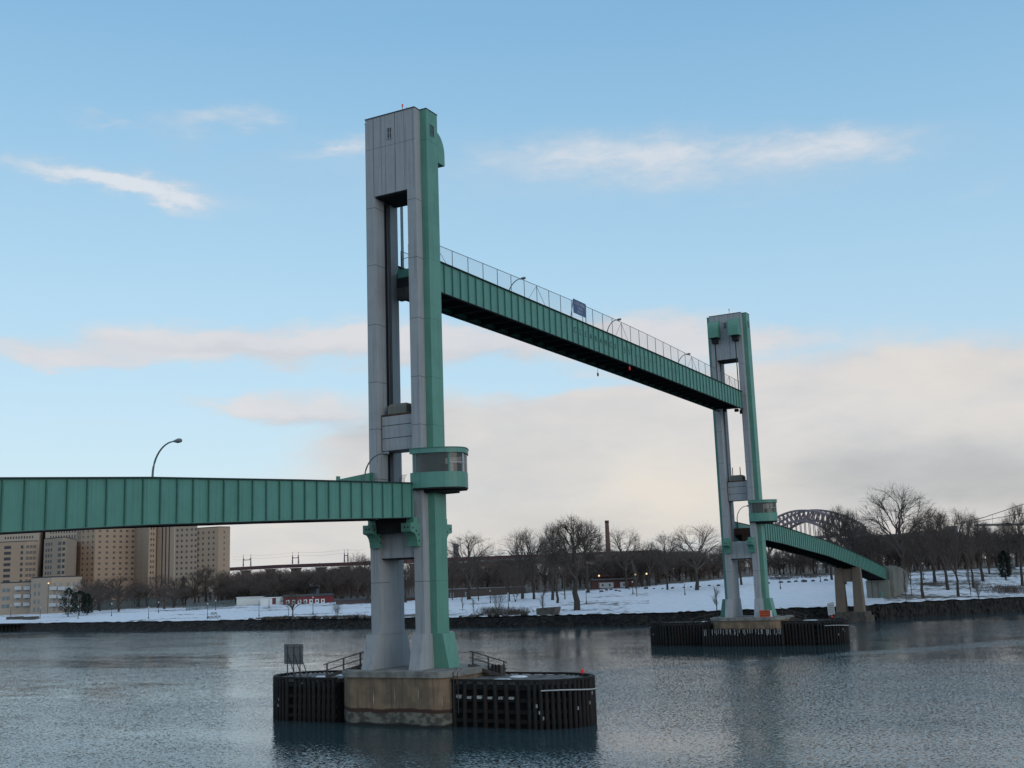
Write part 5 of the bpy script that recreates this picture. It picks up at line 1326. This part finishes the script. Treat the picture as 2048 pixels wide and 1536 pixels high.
shed('grey_house', 'small grey house in the wood left of the near tower', 'building', 618, 632, 1190, 1173, 8, 'greyfar', 'white', d=470, rise=1)
# chimney and distant tower
def lathe_thing(name, label, cat, u, vb, vt, d, r0, r1, mt, sides=10, cap=None):
    q = at_d(u, vt, d); zb = zat(q.x, q.y)-1; t = thing(name, label, cat, (q.x, q.y, zb))
    m = MB(); m.tube([(q.x, q.y, zb), (q.x, q.y, q.z-1.5)], [r0, r1], sides); m.build('shaft', mt, t)
    m = MB(); m.tube([(q.x, q.y, q.z-1.498), (q.x, q.y, q.z)], [r1*1.1, r1*1.1], sides); m.build('top', cap or mt, t); return t
lathe_thing('chimney', 'tall slim red brick chimney rising above the bare trees', 'chimney', 1213.5, 1110, 1041, 620, 1.75, 1.05, 'chimney', 12, 'redbrick')
t = facade_building('far_tower_block', 'small dark far tower block behind the broad round tree', 'building', [(907.5, 1400), (918, 1400)], ztopv(912, 1088, 1400), 8, 'greyfar', 6, [[.3, .7]], (1.5, 2.0), deep=8, fh=4)

# ------------------------------------------------------------------ railway viaduct, road viaduct, arch and suspension bridges
vd = thing('railway_viaduct', 'long maroon railway viaduct crossing the background behind the trees', 'viaduct', at_d(700, 1125, 770))
VP = [(380, 945), (460, 900), (560, 845), (700, 770), (900, 735), (1200, 700), (1320, 680)]
VL = [at_d(u, 1140, d) for u, d in VP]; vt_ = [1128.5, 1134.5, 1128.8, 1123.5, 1114.5, 1103, 1099]
zV = [at_d(u, v, d).z for (u, d), v in zip(VP, vt_)]
m = MB()
for i in range(len(VL)-1):
    a, b = Vector((VL[i].x, VL[i].y, zV[i]-1.5 if i else zV[1]-1.5)), Vector((VL[i+1].x, VL[i+1].y, zV[i+1]-1.5)); m.beam(a, b, 8, 2.4)
m.build('girder', 'trackgirder', vd)
def vpos(u):
    us = [p[0] for p in VP]; d = lerp(us, [p[1] for p in VP], u); q = at_d(u, 1140, d); return Vector((q.x, q.y, lerp(us, [zV[1]]+zV[1:], u)))
for u in (440, 492, 541, 592, 642, 690, 760, 830, 900, 980, 1060, 1140, 1220):
    p = vpos(u); m = MB(); z0 = zat(p.x, p.y)-1; m.prism([(p.x-2.5, p.y-2.5), (p.x+2.5, p.y-2.5), (p.x+2.5, p.y+2.5), (p.x-2.5, p.y+2.5)], z0, p.z-4.2); m.prism([(p.x-2.5, p.y-2.5), (p.x+2.5, p.y-2.5), (p.x+2.5, p.y+2.5), (p.x-2.5, p.y+2.5)], p.z-4.2, p.z-3.02, [(p.x-3.4, p.y-3.4), (p.x+3.4, p.y-3.4), (p.x+3.4, p.y+3.4), (p.x-3.4, p.y+3.4)]); m.build('pier', 'footing', vd)
def portal(u0, u1, vtop, label):
    a, b = vpos(u0), vpos(u1); dep = (a-CAM).dot(FH); zt = at_d(u0, vtop, dep).z; t = thing('catenary_frame', label, 'gantry', a, 'catenary frames on the railway viaduct')
    d = (b-a); d.z = 0
    for p in (a, b):
        q = d.normalized()*.5; m = MB(); m.beam(p-q, p+UP*(zt-p.z), .45); m.beam(p+q, p+UP*(zt-p.z), .45); m.beam(p+UP*(zt-p.z), p+UP*(zt-p.z+2.5), .2); m.build('mast', 'hell', t)
    m = MB(); h = (zt-a.z)*.72; m.beam(a+UP*h, b+UP*h, .5); m.beam(a+UP*(h+1.2), a.lerp(b, .2)+UP*h, .3); m.beam(b+UP*(h+1.2), b.lerp(a, .2)+UP*h, .3); m.build('cross_beam', 'hell', t)
portal(486.5, 501.5, 1115.5, 'catenary frame on the viaduct nearest the tan tower'); portal(585, 597, 1111.5, 'catenary frame on the middle of the visible viaduct'); portal(689, 696, 1106.5, 'catenary frame on the viaduct nearest the near lift tower')
for k, dz_ in enumerate((5.2, 3.0)):
    t = thing('overhead_wire', ('upper' if k == 0 else 'lower')+' overhead wire strung between the catenary frames', 'wire', vpos(494))
    pts = []
    us = [465, 494, 591, 692.5, 740]
    for a, b in zip(us[:-1], us[1:]):
        for i in range(6): f = i/6; p = vpos(a+(b-a)*f); pts.append(p+UP*(dz_-1.0*math.sin(math.pi*f)+(5 if False else 3.2)))
    m = MB(); m.tube(pts, .05, 3); m.build('conductor', 'hell', t)
rv = thing('road_viaduct', 'pale teal edged road viaduct low behind the park trees', 'viaduct', at_d(1050, 1128, 640))
RP = [(880, 1127, 640), (1050, 1118, 640), (1250, 1109, 640), (1400, 1104, 640)]
m = MB(); m2 = MB()
for (u, v, d), (u2, v2, d2) in zip(RP[:-1], RP[1:]):
    a, b = at_d(u, v, d), at_d(u2, v2, d2); m.beam(a, b, 9, 1.2); m2.beam(a-UP*1.9, b-UP*1.9, 8, 2.3)
m.build('parapet', 'teal', rv); m2.build('girder', 'under', rv)
for u in range(900, 1400, 50):
    v = lerp([p[0] for p in RP], [p[1] for p in RP], u); p = at_d(u, v, 640); z0 = zat(p.x, p.y)-1; m = MB(); m.prism([(p.x-1, p.y-1), (p.x+1, p.y-1), (p.x+1, p.y+1), (p.x-1, p.y+1)], z0, p.z-3.06); m.build('column', 'greyfar', rv)
rv = thing('arch_approach_viaduct', 'grey green viaduct on the skyline behind the big fan tree', 'viaduct', at_d(1800, 1072, 900))
RP = [(1690, 1079, 980), (1760, 1073.5, 940), (1830, 1068.5, 900), (1885, 1064, 880)]
m = MB(); m2 = MB()
for (u, v, d), (u2, v2, d2) in zip(RP[:-1], RP[1:]):
    a, b = at_d(u, v, d), at_d(u2, v2, d2); m.beam(a, b, 9, 2.6); m2.beam(a-UP*2.6, b-UP*2.6, 8, 2.4)
m.build('parapet', 'teal', rv); m2.build('girder', 'greyfar', rv)
for u in range(1700, 1885, 40):
    v = lerp([p[0] for p in RP], [p[1] for p in RP], u); d = lerp([p[0] for p in RP], [p[2] for p in RP], u); p = at_d(u, v, d); z0 = zat(p.x, p.y)-1; m = MB(); m.prism([(p.x-1.5, p.y-1.5), (p.x+1.5, p.y-1.5), (p.x+1.5, p.y+1.5), (p.x-1.5, p.y+1.5)], z0, p.z-3.82); m.build('column', 'greyfar', rv)
facade_building('bridge_abutment_tower', 'square stone bridge end tower at the right foot of the arch', 'bridge tower', [(1711, 1200), (1741, 1200)], ztopv(1726, 1053, 1200), 8, 'greyfar', 2, [[.3, .7]], (2, 3), deep=16, fh=9)
# steel arch
ar = thing('arch_bridge', 'distant mauve steel arch bridge behind the right approach', 'arch bridge', at_d(1603, 1075, 1560))
cu = at_d(1603, 1021.5, 1560); ztop_ = cu.z; zdeck = at_d(1603, 1076, 1560).z; zlow = at_d(1603, 1042, 1560).z
hd = (RH*.20-FH*.98).normalized(); HS = 150.0
def top(s): return ztop_-(ztop_-zdeck-9)*(1-(1-abs(s))**2*0-(1-abs(s)**1.9))*1.0
def low(s): return zlow-(zlow-zdeck+24)*s*s
cen = Vector((cu.x, cu.y, 0))
def apt(s, off, z): q = cen+hd*(HS*s); n = Vector((-hd.y, hd.x, 0)); return Vector((q.x+n.x*off, q.y+n.y*off, z))
NS = 22
for off in (-9, 9):
    S = [-1+2*i/NS for i in range(NS+1)]
    m = MB()
    for a, b in zip(S[:-1], S[1:]): m.beam(apt(a, off, top(a)), apt(b, off, top(b)), 2.2, 2.4)
    m.build('top_chord', 'hell', ar)
    m = MB()
    for a, b in zip(S[:-1], S[1:]): m.beam(apt(a, off, low(a)), apt(b, off, low(b)), 2.4, 3.2)
    m.build('bottom_chord', 'hell', ar)
    m = MB()
    for i, s in enumerate(S):
        m.beam(apt(s, off, low(s)), apt(s, off, top(s)), 1.5)
        if i < NS:
            q = S[i+1]
            if s < 0: m.beam(apt(s, off, top(s)), apt(q, off, low(q)), 1.4)
            else: m.beam(apt(s, off, low(s)), apt(q, off, top(q)), 1.4)
    m.build('web_bracing', 'hell', ar)
    for s in S:
        if low(s) > zdeck+2:
            m = MB(); m.beam(apt(s, off, zdeck), apt(s, off, low(s)), .8); m.build('hanger', 'hell', ar)
m = MB()
for s in S[::1]:
    m.beam(apt(s, -9, top(s)), apt(s, 9, top(s)), .7)
m.build('cross_bracing', 'hell', ar)
m = MB(); m.beam(apt(-1.05, 0, zdeck-1), apt(1.05, 0, zdeck-1), 17, 3); m.build('deck', 'hell', ar)
for sg in (-1, 1):
    m = MB(); q = apt(sg*1.02, 0, 0); m.prism([(q.x-9, q.y-9), (q.x+9, q.y-9), (q.x+9, q.y+9), (q.x-9, q.y+9)], 6, zdeck-2.6); m.build('abutment', 'greyfar', ar)
# suspension bridge at the right edge
sb = thing('suspension_bridge', 'suspension bridge cables and deck rising at the right edge', 'suspension bridge', at_d(2000, 1046, 900))
for vs, dd in (((1048, 1037, 1008, 960), 0), ((1049, 1042, 1026, 990), 120)):
    pts = [at_d(u, v, 900+dd) for u, v in zip((1908, 1961, 2048, 2170), vs)]
    m = MB(); m.tube(pts, .28, 6); m.build('main_cable', 'steelgrey', sb)
    for k in range(1, 9):
        u = 1935+k*25; v = lerp([1908, 1961, 2048, 2170], vs, u); a = at_d(u, v, 900+dd); m = MB(); b = at_d(u, 1052-(u-1900)*.02, 900+dd); m.tube([a, b], .1, 3); m.build('suspender', 'steelgrey', sb)
m = MB(); m.beam(at_d(1955, 1050, 960), at_d(2200, 1046, 960), 14, 1.3); m.build('deck', 'teal', sb)
p = at_d(1903, 1046, 930); m = MB(); m.prism([(p.x-4, p.y-4), (p.x+4, p.y-4), (p.x+4, p.y+4), (p.x-4, p.y+4)], 8, p.z-2.5); m.build('anchorage', 'greyfar', sb)

# ------------------------------------------------------------------ small things on the shore
def post_lamp(u, vb, vt, label, lit=False):
    g = ground(u, vb); dep = (g-CAM).dot(FH); z = at_d(u, vt, dep).z; t = thing('park_lamp', label, 'lamp post', g, 'thin lamp posts in the shore park')
    m = MB(); m.tube([g-UP*.2, Vector((g.x, g.y, z-.5))], [.11, .06], 6); m.tube([g, g+UP*.7], [.2, .12], 6); m.build('pole', 'black', t)
    m = MB(); m.tube([(g.x, g.y, z-.498), (g.x, g.y, z-.3), (g.x, g.y, z)], [.12, .24, .1], 8); m.build('lantern', 'warm' if lit else 'pale', t)
for a in ((21, 1236, 1210, 'leftmost thin lamp post by the water'), (80, 1237, 1214, 'thin lamp post below the low tan block'), (156, 1238, 1212, 'thin lamp post right of the conifers on the snow'),
          (223, 1232, 1206, 'thin lamp post below the leaning wide tree'), (297, 1238, 1213, 'thin lamp post on the snow before the court fence'), (415, 1237, 1206, 'thin lamp post left of the picnic tables'),
          (317, 1226, 1203, 'thin lamp post below the building corner tree'), (431, 1220, 1200, 'thin lamp post left of the white trailers'), (518, 1233, 1199, 'thin lamp post before the long white trailer'), (626, 1228, 1193, 'thin lamp post before the red shed windows'),
          (538, 1215, 1195, 'thin lamp post before the shorter white trailer'), (577, 1240, 1214, 'thin lamp post beside the small shore tree'), (981, 1206, 1180, 'thin lamp post near the forked tree in the brush'), (1017, 1217, 1185, 'thin lamp post right of the brush'),
          (1173, 1207, 1178, 'thin lamp post right of the tallest bare tree'), (1266, 1188, 1162, 'thin lamp post beside the pale birch like tree'), (1370, 1190, 1164, 'thin lamp post left of the large fan tree'),
          (1561, 1178, 1150, 'thin lamp post on the snow right of the far tower'), (1641, 1164, 1136, 'thin lamp post left of the two column pier'), (1848, 1160, 1125, 'thin lamp post on the right rise')): post_lamp(*a)
def lit(u, v, d, label):
    p = at_d(u, v, d); z0 = zat(p.x, p.y); t = thing('lit_lamp', label, 'lamp', (p.x, p.y, z0), 'warm lit lamps far off')
    m = MB(); m.tube([(p.x, p.y, z0), (p.x, p.y, p.z-.35)], .08, 5); m.build('pole', 'black', t)
    m = MB(); m.ball(p, .28); m.build('bulb', 'warm', t)
lit(97, 1166.5, 462, 'warm lit lamp on the low tan block'); lit(1198, 1151.5, 350, 'warm lit lamp by the red brick building'); lit(1271, 1149, 350, 'warm lit lamp beside the birch like tree'); lit(1293, 1147.5, 350, 'warm lit lamp in the wood left of the dark rounded tree')
# boulders in a row on the snow
rr = random.Random(31)
for i, (u, v, w) in enumerate([(1203, 1184, 8), (1213, 1181, 7), (1222, 1180.5, 7), (1232, 1182, 7), (1239, 1183, 6), (1258, 1179, 5), (1292, 1177.5, 9), (1308, 1178, 5), (1325, 1178, 5), (1345, 1177, 7), (1368, 1175.5, 5), (1382, 1174.5, 5), (1399, 1174, 5), (1419, 1172.5, 7), (1437, 1172, 8),
                               (1535, 1167, 9), (1562, 1166, 9), (1578, 1165, 8), (1592, 1164.5, 9), (1608, 1164, 12), (1626, 1163, 8), (1652, 1161.5, 9)]):
    g = ground(u, v); dep = (g-CAM).dot(FH); r_ = w*dep/FPX/2; m = MB(); n0 = len(m.v); m.ball(g+UP*r_*.25, r_, 9, 6, .55)
    m.v = [tuple(Vector(p)+Vector((rr.uniform(-1, 1), rr.uniform(-1, 1), rr.uniform(-1, 1)))*r_*.13) for p in m.v]
    o = m.build('boulder', 'rock', None, False, g); tag(o, 'brown boulder in the row on the snow '+('left of the far tower' if u < 1450 else 'right of the far tower'), 'boulder', 'boulders in a row across the snow')
# rocks along the shore foot
for i in range(60):
    u = rr.uniform(500, 760) if i < 42 else rr.uniform(880, 1060); v = rr.uniform(1236, 1243) if i < 42 else rr.uniform(1230, 1237); g = ground(u, v); r_ = rr.uniform(.35, 1.0)
    m = MB(); m.ball(g+UP*r_*.1, r_, 8, 5, .6); m.v = [tuple(Vector(p)+Vector((rr.uniform(-1, 1), rr.uniform(-1, 1), rr.uniform(-1, 1)))*r_*.16) for p in m.v]
    tag(m.build('shore_rock', 'rock' if i % 3 else 'stone', None, False, g), 'dark rock lying in the snow along the bank '+('left' if i < 42 else 'right')+' of the near tower', 'rock', 'rocks in the snow along the bank '+('left' if i < 42 else 'right'))
# concrete block with slanting end on the seawall
g = ground(1073, 1236); e = ground(1112, 1235); t = thing('concrete_block', 'brown concrete block with slanting end on top of the seawall', 'block', g)
d = e-g; d.z = 0; L = d.length; d = d/L; n = Vector((-d.y, d.x, 0)); 
if n.dot(FH) < 0: n = -n
h = 1.75; m = MB(); A = [g+d*0, g+d*L*.93]; 
m.hexa([g-UP*.6, g+d*L*.86-UP*.6, g+d*L*.86+n*2.5-UP*.6, g+n*2.5-UP*.6], [g+UP*h*.85, g+d*L+UP*h, g+d*L+n*2.5+UP*h, g+n*2.5+UP*h*.85]); m.build('body', 'rock', t)
m = MB(); m.beam(g+d*.1+n*1.2+UP*(h*.85+.06), g+d*(L-.2)+n*1.2+UP*(h+.05), 2.3, .1); m.build('coping', 'footing', t)
# picnic tables
for u, v, lab in ((421, 1238, 'left picnic table on the snow by the water'), (435, 1237, 'right picnic table on the snow by the water'), (428, 1230, 'farther picnic table on the snow by the water')):
    g = ground(u, v); t = thing('picnic_table', lab, 'table', g, 'picnic tables on the snow')
    m = MB(); m.box(g.x-.9, g.x+.9, g.y-.4, g.y+.4, g.z+.72, g.z+.8); m.build('table_top', 'wood', t)
    for s in (-1, 1):
        m = MB(); m.box(g.x-.9, g.x+.9, g.y+s*.75-.14, g.y+s*.75+.14, g.z+.42, g.z+.48); m.build('bench', 'wood', t)
        m = MB(); m.beam(g+Vector((s*.7, -.7, 0)), g+Vector((s*.7, .35, .7)), .09); m.beam(g+Vector((s*.7, .7, 0)), g+Vector((s*.7, -.35, .7)), .09); m.build('leg', 'wood', t)
# court fences and path fences
def line_fence(p, h, label, step=3.0, mesh='mesh2'):
    P = [ground(u, v) for u, v in p]; t = thing('park_fence', label, 'fence', P[0]); m2 = MB(); cnt = 0; rail = MB()
    for a, b in zip(P[:-1], P[1:]):
        n = max(1, int((b-a).length/step))
        for i in range(n):
            q, q2 = a.lerp(b, i/n), a.lerp(b, (i+1)/n)
            if cnt < 100: m = MB(); m.tube([q-UP*.3, q+UP*h], .06, 5); m.build('fence_post', 'steelgrey', t); cnt += 1
            m2.poly([q, q2, q2+UP*h, q+UP*h]); rail.tube([q+UP*h, q2+UP*h], .05, 4)
    m2.build('mesh', mesh, t); rail.build('top_rail', 'steelgrey', t)
line_fence([(150, 1224), (215, 1218), (260, 1214.5)], 3.6, 'tall grey court fence behind the conifers', 4)
line_fence([(262, 1214), (330, 1211), (372, 1208)], 4.0, 'tall grey court fence left of the path corner', 4)
line_fence([(372, 1222), (400, 1218), (470, 1212)], 2.4, 'lower fence leading to the white trailers', 4)
line_fence([(660, 1211), (700, 1209.5), (745, 1208)], 1.3, 'low post fence before the near tower', 4, 'mesh')
# old timber dock at the far left
dk = thing('timber_dock', 'old timber dock on piles at the far left shore', 'dock', at_d(20, 1252, 392))
a, b = at_d(-30, 1249, 390), at_d(47, 1249.5, 386); a.z = b.z = 2.3
m = MB(); m.beam(a+FH*3, b+FH*3, 8, .5); m.build('deck', 'plank', dk)
for i in range(10):
    p = a.lerp(b, (i+.5)/10); m = MB(); m.tube([(p.x, p.y, -1), (p.x, p.y, 2.06)], .22, 6); m.build('pile', 'pile', dk)
for u, v in ((8, 1243), (32, 1241)):
    pass
for u0, u1, lab in ((17, 43, 'left low brown bank of planting by the dock'), (49, 73, 'right low brown bank of planting by the dock')):
    g0, g1 = ground(u0, 1239), ground(u1, 1238); t = thing('planter', lab, 'planter', g0); m = MB(); m.beam(g0+UP*.4, g1+UP*.4, 2.2, .9); m.build('bed', 'rock', t); m = MB(); m.beam(g0+UP*.9, g1+UP*.9, 2.0, .12); m.build('soil', 'brush', t)
# sandbar showing at low water on the left
m = MB()
for i in range(5):
    u = 205+i*18; q = at_d(u, 1262.5, 335); 
pt = [at_d(u, 1262, 332+k) for u, k in ((232, 0), (262, -1.5), (292, -1), (285, 2), (250, 3))]
m.prism([(p.x, p.y) for p in pt], -.3, .10, [(p.x*.5+pt[0].x*.5*.0+p.x*.5, p.y) for p in pt]); structure(m.build('sandbar', 'stone'))
